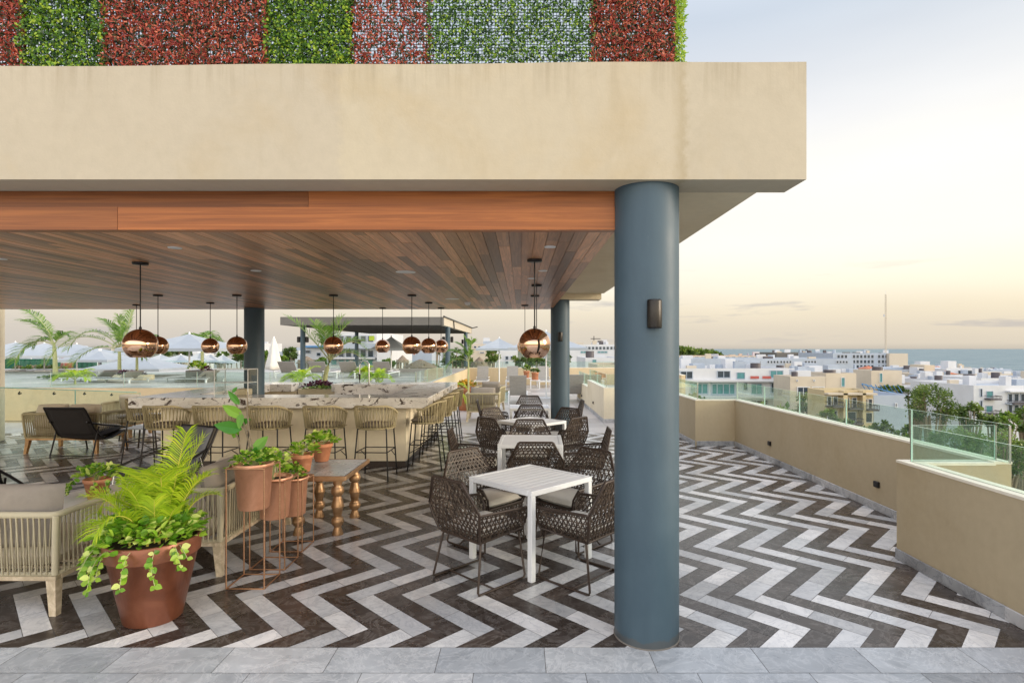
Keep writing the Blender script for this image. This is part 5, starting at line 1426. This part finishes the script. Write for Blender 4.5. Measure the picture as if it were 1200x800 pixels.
bld('yellow apartment house with planted columns and black balcony rails',966,1023.2,457,60,3.5,'yellow_wall',
 wins=[(969,974,464,475),(976,981.5,464,475),(990,995,465.5,478),(998,1003.5,465.5,478),(1011,1016,467,479),(1017,1022,467,479),(990,1003,482,494),(1011,1022,483,495),(969,981,481,493)],
 rails=[(967,982.5,470,474.5,'balcony_rail'),(989,1005,472,477,'balcony_rail'),(1010,1023,473.5,478.5,'balcony_rail'),(989,1005,489,494,'balcony_rail')],slabs=[(966,1023,460,462,'cream_wall'),(983.5,988.5,457.1,500,'yellow_wall'),(1005.8,1009.6,457.1,500,'yellow_wall')])
bld('plain pale blue white side wall building with one tiny window',1023.6,1071,463,60.2,10,'cool_wall',wins=[(1048.5,1051,472,477.5)])
bld('low white house left of the windswept tree with teal windows',1066,1112,446,110,10,'white_wall',wins=[(1073,1076,451,460,'teal_glass'),(1078,1081,451,460,'teal_glass'),(1083,1086,451,460,'teal_glass')])
bld('white house with a columned porch right of the windswept tree',1096,1140,457,84,12,'white_wall',wins=[(1122,1131,471,484),(1133,1137,471,484)],slabs=[(1096,1140,461.5,464,'cool_wall'),(1131.4,1132.6,464.2,486,'white_wall')],extras=[(1110,1126,450,457,3,'cool_wall')])
bld('white apartment house with dark balconies near the right edge',1141,1262,451.5,74,12,'white_wall',
 wins=[(1148,1151,455,465),(1155.5,1163.5,458,466,'teal_glass'),(1181,1186,461,471),(1188,1193.5,461,471),(1195.5,1202,461,471),(1155,1163,475,483,'teal_glass'),(1148,1151,469,478),(1181,1186,474,484),(1188,1193.5,474,484),(1195.5,1202,474,484),(1210,1220,461,471),(1210,1220,475,485)],
 rails=[(1153.5,1166,463,466.5,'balcony_rail'),(1153.5,1166,480,483.5,'balcony_rail'),(1180,1203,468.3,471.4,'balcony_rail'),(1180,1203,481,484.4,'balcony_rail')],slabs=[(1178,1262,471.8,473.2,'cool_wall'),(1178,1262,457.5,459,'white_wall')])
mid=[(1000,1092,432.5,170,'cool_wall'),(1058,1152,431.5,210,'cool_wall'),(1076,1112,438.5,140,'cream_wall'),(1128,1205,438,160,'cream_wall'),(1100,1168,441.5,128,'cool_wall'),(1150,1250,443,110,'white_wall'),
 (925,975,431.5,120,'white_wall'),(1003,1024,441,105,'white_wall'),(1056,1080,442,120,'white_wall'),(925,1000,427.5,190,'cool_wall'),(1110,1140,446.5,100,'white_wall'),(1075,1100,451,95,'cream_wall'),(1150,1200,434.5,230,'cool_wall'),(940,968,436,100,'white_wall'),(1120,1150,437.5,175,'white_wall')]
ml=['long pale blue roofed block behind the windswept tree','long low pale block in front of the beach','cream flat roofed house behind the windswept tree','cream flat roofed house in front of the beach at the right','pale terrace roof house right of the red roofs','white flat roofed house at the right edge behind the balconies',
 'white house behind the arches','small white house between the two tall cream blocks','white cube house just right of the right tall cream block','long pale building below the seafront hotel','small white house above the columned porch','cream low house just left of the porch house','pale flat roof nearest the surf at the right edge','white house directly left of the red tower roof','white house right of the larger red tower roof']
random.seed(21)
for (a,c,yt,Y,m),lb in zip(mid,ml):
    ww=[]; x=a+3
    while x<c-5:
        if random.random()<.55: ww.append((x,x+random.uniform(2,4),yt+2.2,yt+2.2+random.uniform(2,3.2)))
        x+=random.uniform(6,12)
    bld(lb,a,c,yt,Y,random.uniform(8,16),m,wins=ww,group='flat roofed houses towards the sea',extras=[(a+(c-a)*random.uniform(.1,.7),a+(c-a)*random.uniform(.72,.85),yt-random.uniform(1.5,3),yt,3,m)] if random.random()<.6 else ())
hiproof('small tower with red hip roof on the left tall cream block',967,984,437.2,433.8,84)
hiproof('small tower with red hip roof left of the right tall cream block',1014,1031,432.2,428.6,104)
hiproof('farther red hip roofed tower near the beach, with tiny windows',1096,1112,432,429,200,wmat='white_wall')
hiproof('nearer and wider red hip roof near the beach',1105,1124,438.4,434.8,150)
hiproof('tiny red hip roof before the long pale block, left part',932,941,422,419.8,180)
# blue slatted pergola roof
e=empty('blue_pergola',(gx(1010,70),70,gz(450,70)),0,'blue slatted lean to roof between the two tall cream blocks','pergola')
b=MB()
for k in range(9):
    b.bar((k*.55,0,-.02*k),(k*.55+1.4,1.2,-1.15),.07,.07)
b.build('slats','blue_paintwork',e)
b=MB(); b.bar((0,0,.05),(4.4,0,-1.2),.16,.12); b.bar((0,1.3,-.9),(5.8,1.3,-1.3),.16,.12); b.build('beam','blue_paintwork',e)
# radio mast
e=empty('radio_mast',(gx(1032.5,235),232,gz(413.5,232)),0,'tall thin lattice radio mast rising behind the seafront hotel','mast')
Hm=gz(345,232)-gz(413.5,232); b=MB()
for k in range(3):
    a=k*2.094; b.tube([(.35*math.cos(a),.35*math.sin(a),0),(.28*math.cos(a),.28*math.sin(a),Hm)],.06,5)
for j in range(26):
    for k in range(3):
        a=k*2.094;c=(k+1)*2.094; z=Hm*j/26; b.bar((.34*math.cos(a),.34*math.sin(a),z),(.34*math.cos(c),.34*math.sin(c),z+Hm/26),.06,.06)
b.build('lattice','hotel_side',e)
b=MB(); 
b.tube([(0,0,Hm),(0,0,Hm+1.5)],.04,5); b.box(-.9,-.1,Hm*.62,-.4,.1,Hm*.66); b.build('antenna','white_wall',e)
e=empty('tower_crane',(gx(696,260),260,gz(409,260)),0,'tiny tower crane on the horizon left of the near blue column','crane')
b=MB(); b.box(-.15,-.15,-6,.15,.15,6); b.build('crane_mast','bronze',e); b=MB(); b.box(-1.5,-.15,4.6,3,.15,4.9); b.build('jib','bronze',e)

# centre and left of the picture
bld('white hotel with glazed balconies behind the slim palm and the pergola',384,441.5,389,62,14,'white_wall',
 wins=[(388+k*8.6,395+k*8.6,y0,y1,m) for (y0,y1,m) in ((393,401,'window_glass'),(409.5,418.5,'window_glass'),(421,427.5,'teal_glass'),(431,437,'window_glass')) for k in range(6)],
 slabs=[(384,441.5,402.3,408.5,'cool_wall'),(384,441.5,418.8,420.3,'white_wall')],rails=[(433,439,393.5,399,'hedge_green')])
bld('white stair tower joined to the white hotel, behind the small pendants',441.7,458,402,61,12,'white_wall')
bld('white house with blue awning left of the white hotel',352,384,404,75,12,'white_wall',wins=[(358,364,410,414),(371,376,413,417),(352,357,417,421)],slabs=[(358,384,405,407,'blue_paintwork')])
bld('pale flat house behind the closed umbrella',312,336,412,90,10,'cool_wall',wins=[(316,320,415,418)])
bld('cream house with dark openings left of the pyramid umbrella',552,575,403,95,12,'cream_wall',wins=[(555+k*5,558.5+k*5,405,408) for k in range(4)]+[(562,568,412,414)])
bld('white chapel like house with arched windows right of the pyramid umbrella pole',581,606,411,70,10,'white_wall',wins=[(592,596,417,421.5),(598,602,417,421.5),(592,596,423,426)])
bld('row of white terrace houses with dark windows right of the far column, near the crane',668,726,403.5,170,14,'white_wall',wins=[(672+k*4.3,675+k*4.3,406,409.5) for k in range(12)]+[(680,690,411,414,'teal_glass'),(700,712,411,414,'teal_glass')],extras=[(674,684,401.5,404,3,'cream_wall'),(694,702,401,404,3,'white_wall')])
bld('low white house right of the far column with teal terrace screen',686,730,419,90,14,'white_wall',wins=[(694,699,421,425,'teal_glass')])
bld('small white house with red tiled corner left of the near column',700,735,427,60,8,'cream_wall',roof='roof_tile')
bld('white building among the tents behind the small pendants at the left',262,300,402,110,12,'white_wall',wins=[(276+k*4,278.5+k*4,404,406) for k in range(4)],slabs=[(240,292,412,414,'white_wall')])
bld('long white low house behind the palms at the far left',20,115,413,100,14,'cool_wall',wins=[(28+k*7,32+k*7,416,418) for k in range(11)])
bld('pale house behind the three clustered pendants',468,506,411,85,12,'cool_wall',wins=[(474,478,414,416),(484,487,414,416,'red_paint')])
bld('white house with dark red shutters under the pergola',455,476,410,100,10,'white_wall',wins=[(466,471,411.5,415.5,'red_paint')])
# distant houses, individually
random.seed(31)
pts=[]
for i in range(200):
    Y=random.uniform(110,620); px=random.uniform(190,735) if i<62 else random.uniform(795,1130)
    X=gx(px,Y)
    h=random.choice([6,7,9,10,12]) if Y<300 else random.choice([8,10,12,14,15])
    if i>=62:
        if Y>400 or Y<120: Y=random.uniform(130,390)
        X=gx(px,Y); h=CZ-(random.uniform(430,450)-408)*Y/F-GZ; h=max(4,min(h,13))
    w_=random.uniform(5,11); d_=random.uniform(8,14); z=GZ+h
    m=random.choice(['white_wall','white_wall','cool_wall','cream_wall'])
    e=empty('distant_house',(X,Y,GZ),0,'distant flat roofed white or cream house among trees in the low town','house','distant flat roofed houses')
    b=MB(); b.box(-w_/2,0,0,w_/2,d_,h-.3); b.box(-w_/2,0,h-.299,w_/2,.2,h); b.box(-w_/2+random.uniform(.5,2),2,h-.29,-w_/2+random.uniform(3,5),5,h+2); b.build('wall',m,e)
    b=MB(); k=max(2,int(w_/2.6))
    for fl_ in range(int(h/3)):
        for q in range(k):
            if random.random()<.75: xx=-w_/2+w_*(q+.5)/k; b.box(xx-.6,-.05,fl_*3+1,xx+.6,-.002,fl_*3+2.4)
    b.build('window','window_glass',e).__setitem__('kind','stuff') if False else b.build('window','window_glass',e)
# thatched roofs
def thatch_roof(lb,px,ye,yp,half,Y,zb=GZ):
    X=gx(px,Y); w=half*Y/F; z=gz(ye,Y); p=gz(yp,Y)
    e=empty('thatched_hut',(X,Y+w,z),0,lb,'thatched hut','thatched huts beyond the terrace')
    b=MB(); n=16; vs=[];fs=[]
    for i,(r,zz) in enumerate([(1.04,-.12),(1.0,0),(.7,.33),(.4,.64),(.12,.92),(.001,1)]):
        for k in range(n): t=6.283*k/n+.2; rr=w*r*(1+random.uniform(-.03,.03)); vs.append((rr*math.cos(t),rr*math.sin(t),zz*(p-z)))
    for i in range(5):
        for k in range(n): fs.append((i*n+k,i*n+(k+1)%n,(i+1)*n+(k+1)%n,(i+1)*n+k))
    b.add(vs,fs,0,None,True); b.build('thatch','thatch',e)
    for k in range(6):
        t=6.283*k/6; b=MB(); b.tube([(w*.8*math.cos(t),w*.8*math.sin(t),-3),(w*.8*math.cos(t),w*.8*math.sin(t),.2)],.08,6); b.build('post','bark',e)
thatch_roof('thatched hut roof behind the left pergola post',355,425,417,12,40)
thatch_roof('broad thatched hut roof behind the clustered pendants',489,430,421,20,38)
thatch_roof('thatched hut roof left of the pyramid umbrella pole',561,428,418,10.5,36)
thatch_roof('small thatched hut roof behind the bar tap',408,428,422,8,40)
thatch_roof('small thatched hut roof right of the pergola middle post',470,424,416,8,55)
# green netting fence at the left
e=empty('netting_fence',(gx(57,31),31,.2),0,'dark green netting fence beyond the palms at the far left','fence')
b=MB(); x0,x1=gx(4,31)-gx(57,31),gx(113,31)-gx(57,31); n=60; vs=[]
for i in range(n+1):
    x=x0+(x1-x0)*i/n; vs+=[(x,.03*math.sin(i*1.9),-.2),(x,.03*math.sin(i*1.9+.5),gz(420.5,31)-.2)]
b.add(vs,[(2*i,2*i+2,2*i+3,2*i+1) for i in range(n)]); b.build('net','green_net',e)
for k in range(8): b=MB(); x=x0+(x1-x0)*k/7; b.tube([(x,.08,-.2),(x,.08,gz(419.5,31)-.2)],.03,6); b.build('fence_post','white_metal',e)
e=empty('traffic_barrel',(gx(82,30.5),30.3,.866),0,'orange striped construction barrel in front of the green netting','barrel')
b=MB(); b.lathe((0,0,0),[(.001,0),(.28,0),(.26,.25),(.24,.5),(.2,.72),(.12,.75),(.001,.76)],20); b.build('body','red_paint',e)
b=MB(); b.lathe((0,0,0),[(.263,.27),(.252,.40)],20); b.build('reflective_band','white_metal',e)

# =================================================================== TREES
def tree(name,label,loc,h,rx,rz,n,lsz,mat='tree_leaf',seed=0,cat='tree',group='trees below the terrace',wind=0,clusters=None,ry=None):
    random.seed(seed); e=empty(name,loc,0,label,cat,group); ry=ry or rx
    b=MB(); nb=7 if n>600 else 3; tw=h*.018+.05
    b.tube([(0,0,0),(wind*.1*h,0,h*.3),(wind*.25*h,0,h*.6),(wind*.4*h,0,h*.86)],[tw*1.4,tw,tw*.7,tw*.25],8)
    b.build('trunk','bark',e)
    b=MB(); cz=h-rz; L_=[]
    ncl=clusters or max(10,int(n/60))
    for k in range(ncl):
        a=random.uniform(0,6.283); u=random.uniform(-.85,1); q=math.sqrt(max(0,1-u*u))*random.uniform(.55,1.0)
        c=Vector((wind*.35*h*(.7+.3*u)+rx*q*math.cos(a),ry*q*math.sin(a),cz+rz*u*random.uniform(.7,1)))
        cr=random.uniform(.16,.34)*min(rx,rz*1.2); L_.append((c,cr))
    for k in range(0,len(L_),max(1,len(L_)//(nb*2))):
        c,cr=L_[k]; b.tube([(wind*.2*h,0,h*.5),((c.x+wind*.2*h)/2,c.y/2,(c.z+h*.5)/2+.1),tuple(c)],[tw*.4,tw*.25,tw*.08],5,1,.5,False)
    per=max(8,n//ncl)
    for c,cr in L_:
        base=random.uniform(.15,.8)
        for j in range(per):
            d=Vector((random.gauss(0,1),random.gauss(0,1),random.gauss(0,.75)))
            d=d.normalized()*cr*random.random()**.45*random.uniform(.7,1.25); p=c+d
            if wind: p.x+=wind*abs(random.gauss(0,.35))*cr*1.5
            o=Vector((random.gauss(0,1),random.gauss(0,1),random.gauss(0,1))).normalized()
            nn_=Vector((random.gauss(0,1),random.gauss(0,1),random.gauss(.8,1))).normalized(); s_=o.cross(nn_).normalized()
            z=lsz*random.uniform(.6,1.3)
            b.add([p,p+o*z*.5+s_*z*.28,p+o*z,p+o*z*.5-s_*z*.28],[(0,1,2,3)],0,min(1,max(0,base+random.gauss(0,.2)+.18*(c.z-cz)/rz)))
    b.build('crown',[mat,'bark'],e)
    return e
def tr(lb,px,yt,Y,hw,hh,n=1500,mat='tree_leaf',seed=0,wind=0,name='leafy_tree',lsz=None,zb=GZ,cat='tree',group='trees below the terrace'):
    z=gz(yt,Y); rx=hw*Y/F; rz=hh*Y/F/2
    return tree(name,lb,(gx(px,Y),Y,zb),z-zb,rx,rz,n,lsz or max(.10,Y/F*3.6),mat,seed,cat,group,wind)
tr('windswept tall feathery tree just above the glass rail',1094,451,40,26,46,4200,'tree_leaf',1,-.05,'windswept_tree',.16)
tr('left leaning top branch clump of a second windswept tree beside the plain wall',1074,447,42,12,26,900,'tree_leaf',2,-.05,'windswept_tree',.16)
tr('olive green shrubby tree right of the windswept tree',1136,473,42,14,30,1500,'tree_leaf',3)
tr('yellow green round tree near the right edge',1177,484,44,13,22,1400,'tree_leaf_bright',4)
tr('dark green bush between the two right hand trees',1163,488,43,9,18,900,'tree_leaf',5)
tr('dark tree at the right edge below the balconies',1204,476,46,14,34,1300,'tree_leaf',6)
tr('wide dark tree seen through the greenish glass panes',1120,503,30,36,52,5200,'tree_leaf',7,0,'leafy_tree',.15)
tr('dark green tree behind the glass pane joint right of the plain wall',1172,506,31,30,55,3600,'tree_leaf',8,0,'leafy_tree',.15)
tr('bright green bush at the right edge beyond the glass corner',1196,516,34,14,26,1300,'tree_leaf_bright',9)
for i,(px,yt,Y,hw,hh,m,lb) in enumerate([(1018,496,45,14,30,'tree_leaf','tree in front of the yellow apartment house'),(1034,492,44,10,30,'tree_leaf','tree at the corner of the plain pale wall'),(1052,500,43,11,30,'tree_leaf_bright','bright tree before the plain pale wall'),(1066,494,45,8,34,'tree_leaf','slim tree before the right end of the plain wall'),
 (945,462,66,13,22,'tree_leaf','rounded tree beneath the arches'),(905,474,56,18,30,'tree_leaf','broad tree behind the glass left of the arches'),(876,476,54,14,26,'tree_leaf_bright','bright tree behind the glass before the low apartments'),(970,478,52,14,30,'tree_leaf','tree at the left corner of the yellow apartments'),(990,487,50,12,28,'tree_leaf','tree below the left balconies of the yellow apartments'),(928,480,50,13,28,'tree_leaf','dark tree behind the glass, left of the yellow apartments'),(812,462,60,16,26,'tree_leaf','tree seen just right of the near blue column'),
 (1009,434,150,5,6,'tree_leaf','tiny round tree between the tall cream blocks'),(1087,436,160,6,6,'tree_leaf','tiny round tree left of the red roofs'),(1045,452,90,12,8,'tree_leaf','green hedge tree top below the right cream block'),(1128,449,100,6,7,'tree_leaf','small tree on the flat roofs right of the red roofs')]):
    tr(lb,px,yt,Y,hw,hh,900,m,40+i)
for i,(px,yt,Y,hw,hh,m,lb) in enumerate([(576,407,60,8,22,'tree_leaf','dense tree behind the pyramid umbrella'),(531,409,50,14,24,'tree_leaf','leafy tree right of the middle pergola post'),(510,402,90,9,14,'tree_leaf','tree behind the clustered pendants'),(340,406,70,7,20,'tree_leaf','tree left of the pergola post'),(376,420,40,7,9,'tree_leaf_bright','round bush below the white hotel'),(615,414,55,14,18,'tree_leaf','palm like tree below the nearest dining pendant'),(632,417,50,10,18,'tree_leaf','tree right of the nearest dining pendant'),(545,416,45,7,12,'tree_leaf','bushy tree left of the thatched hut'),(207,407,80,14,14,'tree_leaf','tree behind the tents at the left'),(262,414,70,16,12,'tree_leaf','tree behind the peaked tents'),(284,412,64,8,16,'tree_leaf','tree left of the dark column'),(311,410,60,5,14,'tree_leaf_bright','small tree right of the dark column'),(330,417,44,5,8,'tree_leaf_bright','little yellow green tree right of the closed umbrella'),(455,421,40,7,9,'tree_leaf_bright','bright bush behind the pergola post right of the hotel'),(661,412,60,8,16,'tree_leaf','tree behind the far blue column'),(500,428,40,18,8,'tree_leaf','low hedge like tree right of the broad thatched hut')]):
    tr(lb,px,yt,Y,hw,hh,900,m,70+i,group='trees beyond the pool deck')
for i,(px,yt,hw) in enumerate([(22,429,9),(38,427,12),(55,428,10),(72,429,7)]):
    tr(['leafy shrub before the green netting, leftmost','leafy shrub before the green netting, second from left','leafy shrub before the green netting, beside the swept palm trunk','leafy shrub before the green netting, beside the orange barrel'][i],px,yt,29,hw,10,500,'tree_leaf_bright' if i%2 else 'tree_leaf',90+i,name='shrub',lsz=.12,zb=.866,cat='shrub',group='shrubs before the green netting')
for k in range(9):
    tr(['headland tree nearest the blue column','second headland tree','third headland tree','fourth headland tree','fifth headland tree','sixth headland tree','seventh headland tree','eighth headland tree','last and lowest headland tree'][k]+' on the horizon, counted from the left',798+k*5.3,408.3+k*.55,300+k*8,5.5,8,260,'tree_leaf',110+k,lsz=2.2,name='headland_tree',group='trees on the headland')
random.seed(99)
# scattered tree tops among the distant houses
for k in range(70):
    Y=random.uniform(70,430); px=random.uniform(190,1150); z=random.uniform(6,11.5)
    s=random.uniform(2.2,4.2)
    tree('town_tree','round leafy tree between the low houses of the town',(gx(px,Y),Y,GZ),z,s,s*.8,170,.9+Y*.002,random.choice(['tree_leaf','tree_leaf_bright']),200+k,'tree','trees scattered through the town')
# =================================================================== CAMERA, LIGHT, SKY
cam=bpy.data.cameras.new('camera'); co=bpy.data.objects.new('camera',cam); col.objects.link(co)
co.location=(0,0,CZ); co.rotation_euler=(R(90),0,0)
cam.sensor_width=36; cam.lens=36*F/1200.; cam.shift_x=-10/1200.; cam.shift_y=8/1200.
cam.clip_start=.05; cam.clip_end=20000
scn.camera=co
scn.render.resolution_x=1024; scn.render.resolution_y=682
w=bpy.data.worlds.new('World'); scn.world=w; w.use_nodes=True
nt=w.node_tree; nt.nodes.clear()
N=lambda t,**k:[setattr(x,a,b) for x in [nt.nodes.new('ShaderNode'+t)] for a,b in k.items()] and None
def nn(t,**k):
    x=nt.nodes.new('ShaderNode'+t)
    for a,b in k.items(): setattr(x,a,b)
    return x
out=nn('OutputWorld'); bg=nn('Background'); bg.inputs[1].default_value=1.0
SUN_EL=R(13); SUN_AZ=R(100)     # compass bearing from +Y (view direction) towards +X
sky=nn('TexSky',sky_type='NISHITA'); sky.sun_disc=False; sky.sun_elevation=SUN_EL; sky.sun_rotation=SUN_AZ; sky.altitude=20; sky.dust_density=2.5
tc=nn('TexCoord'); sp=nn('SeparateXYZ'); nt.links.new(tc.outputs['Generated'],sp.inputs[0])
cr=nn('ValToRGB'); e=cr.color_ramp.elements
stops=[(0,(.40,.37,.33)),(.499,(.42,.39,.35)),(.501,(.60,.545,.46)),(.515,(.64,.575,.475)),(.53,(.73,.65,.51)),(.548,(.83,.765,.63)),(.58,(.88,.85,.755)),(.63,(.86,.84,.78)),(.67,(.76,.765,.775)),(.74,(.53,.595,.68)),(.85,(.80,.86,.98)),(1,(1.5,1.55,1.7))]
e[0].position=0; e[0].color=(*stops[0][1],1)
e[1].position=1; e[1].color=(*stops[-1][1],1)
for p,c in stops[1:-1]:
    q=e.new(p); q.color=(*c,1)
mr=nn('MapRange'); mr.inputs[1].default_value=-1; mr.inputs[2].default_value=1; nt.links.new(sp.outputs[2],mr.inputs[0])
nt.links.new(mr.outputs[0],cr.inputs[0])
# clouds low over the sea and soft veils
mp=nn('Mapping'); mp.inputs['Scale'].default_value=(1.6,1.6,14); nt.links.new(tc.outputs['Generated'],mp.inputs[0])
no=nn('TexNoise'); no.inputs['Scale'].default_value=3.2; no.inputs['Detail'].default_value=7; no.inputs['Roughness'].default_value=.6; nt.links.new(mp.outputs[0],no.inputs[0])
c2=nn('ValToRGB'); c2.color_ramp.elements[0].position=.57; c2.color_ramp.elements[1].position=.68; nt.links.new(no.outputs[0],c2.inputs[0])
# cloud band mask by elevation
mk=nn('ValToRGB'); me_=mk.color_ramp.elements; me_[0].position=.5; me_[0].color=(0,0,0,1); me_[1].position=1; me_[1].color=(0,0,0,1)
for p,v in ((.508,.5),(.52,.9),(.545,.6),(.57,.0)):
    q=me_.new(p); q.color=(v,v,v,1)
nt.links.new(mr.outputs[0],mk.inputs[0])
mu=nn('Math',operation='MULTIPLY'); nt.links.new(c2.outputs[0],mu.inputs[0]); nt.links.new(mk.outputs[0],mu.inputs[1])
mx=nn('Mix',data_type='RGBA'); nt.links.new(mu.outputs[0],mx.inputs[0]); nt.links.new(cr.outputs[0],mx.inputs[6]); mx.inputs[7].default_value=(.44,.42,.42,1)
# gentle brightness variation
n2=nn('TexNoise'); n2.inputs['Scale'].default_value=1.6; n2.inputs['Detail'].default_value=5; mp2=nn('Mapping'); mp2.inputs['Scale'].default_value=(1,1,4); nt.links.new(tc.outputs['Generated'],mp2.inputs[0]); nt.links.new(mp2.outputs[0],n2.inputs[0])
c3=nn('ValToRGB'); c3.color_ramp.elements[0].position=.3; c3.color_ramp.elements[0].color=(.93,.93,.94,1); c3.color_ramp.elements[1].position=.7; c3.color_ramp.elements[1].color=(1.04,1.04,1.03,1); nt.links.new(n2.outputs[0],c3.inputs[0])
m3=nn('Mix',data_type='RGBA',blend_type='MULTIPLY'); m3.inputs[0].default_value=1; nt.links.new(mx.outputs[2],m3.inputs[6]); nt.links.new(c3.outputs[0],m3.inputs[7])
# warmer towards the sea (+X), cooler and greyer to the left
xr=nn('MapRange'); xr.inputs[1].default_value=-.7; xr.inputs[2].default_value=.8; nt.links.new(sp.outputs[0],xr.inputs[0])
c4=nn('ValToRGB'); c4.color_ramp.elements[0].color=(.88,.89,.95,1); c4.color_ramp.elements[1].color=(1.02,1.0,.96,1); nt.links.new(xr.outputs[0],c4.inputs[0])
m4=nn('Mix',data_type='RGBA',blend_type='MULTIPLY'); m4.inputs[0].default_value=1; nt.links.new(m3.outputs[2],m4.inputs[6]); nt.links.new(c4.outputs[0],m4.inputs[7])
yr=nn('MapRange'); yr.inputs[1].default_value=-.9; yr.inputs[2].default_value=.15; yr.inputs[3].default_value=1.45; yr.inputs[4].default_value=1.0; nt.links.new(sp.outputs[1],yr.inputs[0])  # sky raised behind the camera as extra fill for the covered area
# added glow low in the unseen sky behind the viewpoint, lights under the roof
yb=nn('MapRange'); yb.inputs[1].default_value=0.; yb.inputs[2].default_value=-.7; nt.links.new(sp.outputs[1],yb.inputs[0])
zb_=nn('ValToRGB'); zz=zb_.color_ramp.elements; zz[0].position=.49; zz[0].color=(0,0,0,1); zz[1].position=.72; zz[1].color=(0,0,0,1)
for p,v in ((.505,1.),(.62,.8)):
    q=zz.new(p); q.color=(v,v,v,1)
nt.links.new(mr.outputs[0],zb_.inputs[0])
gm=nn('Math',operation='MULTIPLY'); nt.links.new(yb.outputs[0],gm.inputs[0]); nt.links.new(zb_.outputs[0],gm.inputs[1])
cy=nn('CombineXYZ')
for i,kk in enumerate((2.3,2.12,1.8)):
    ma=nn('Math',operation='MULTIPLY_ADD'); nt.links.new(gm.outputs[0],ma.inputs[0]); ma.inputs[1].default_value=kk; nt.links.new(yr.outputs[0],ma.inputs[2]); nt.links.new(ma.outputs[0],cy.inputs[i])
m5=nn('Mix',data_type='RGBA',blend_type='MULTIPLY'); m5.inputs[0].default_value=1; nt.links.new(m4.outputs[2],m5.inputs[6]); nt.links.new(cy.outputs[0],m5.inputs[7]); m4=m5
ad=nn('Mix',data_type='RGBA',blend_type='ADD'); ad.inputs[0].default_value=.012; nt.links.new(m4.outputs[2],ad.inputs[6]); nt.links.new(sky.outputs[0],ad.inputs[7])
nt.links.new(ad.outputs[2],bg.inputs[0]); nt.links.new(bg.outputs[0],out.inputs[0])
sd=bpy.data.lights.new('sun','SUN'); so=bpy.data.objects.new('sun',sd); col.objects.link(so)
sd.energy=2.3; sd.angle=R(20); sd.color=(1,.86,.68)
d=Vector((math.sin(SUN_AZ)*math.cos(SUN_EL),math.cos(SUN_AZ)*math.cos(SUN_EL),math.sin(SUN_EL)))
so.rotation_euler=d.to_track_quat('Z','Y').to_euler(); so.location=(30,0,30)
vs_=scn.view_settings; vs_.view_transform='Standard'; vs_.look='None'; vs_.exposure=.3; vs_.gamma=1; vs_.use_curve_mapping=False
scn.render.engine='CYCLES'
scn.cycles.max_bounces=8; scn.cycles.transparent_max_bounces=24; scn.cycles.diffuse_bounces=5
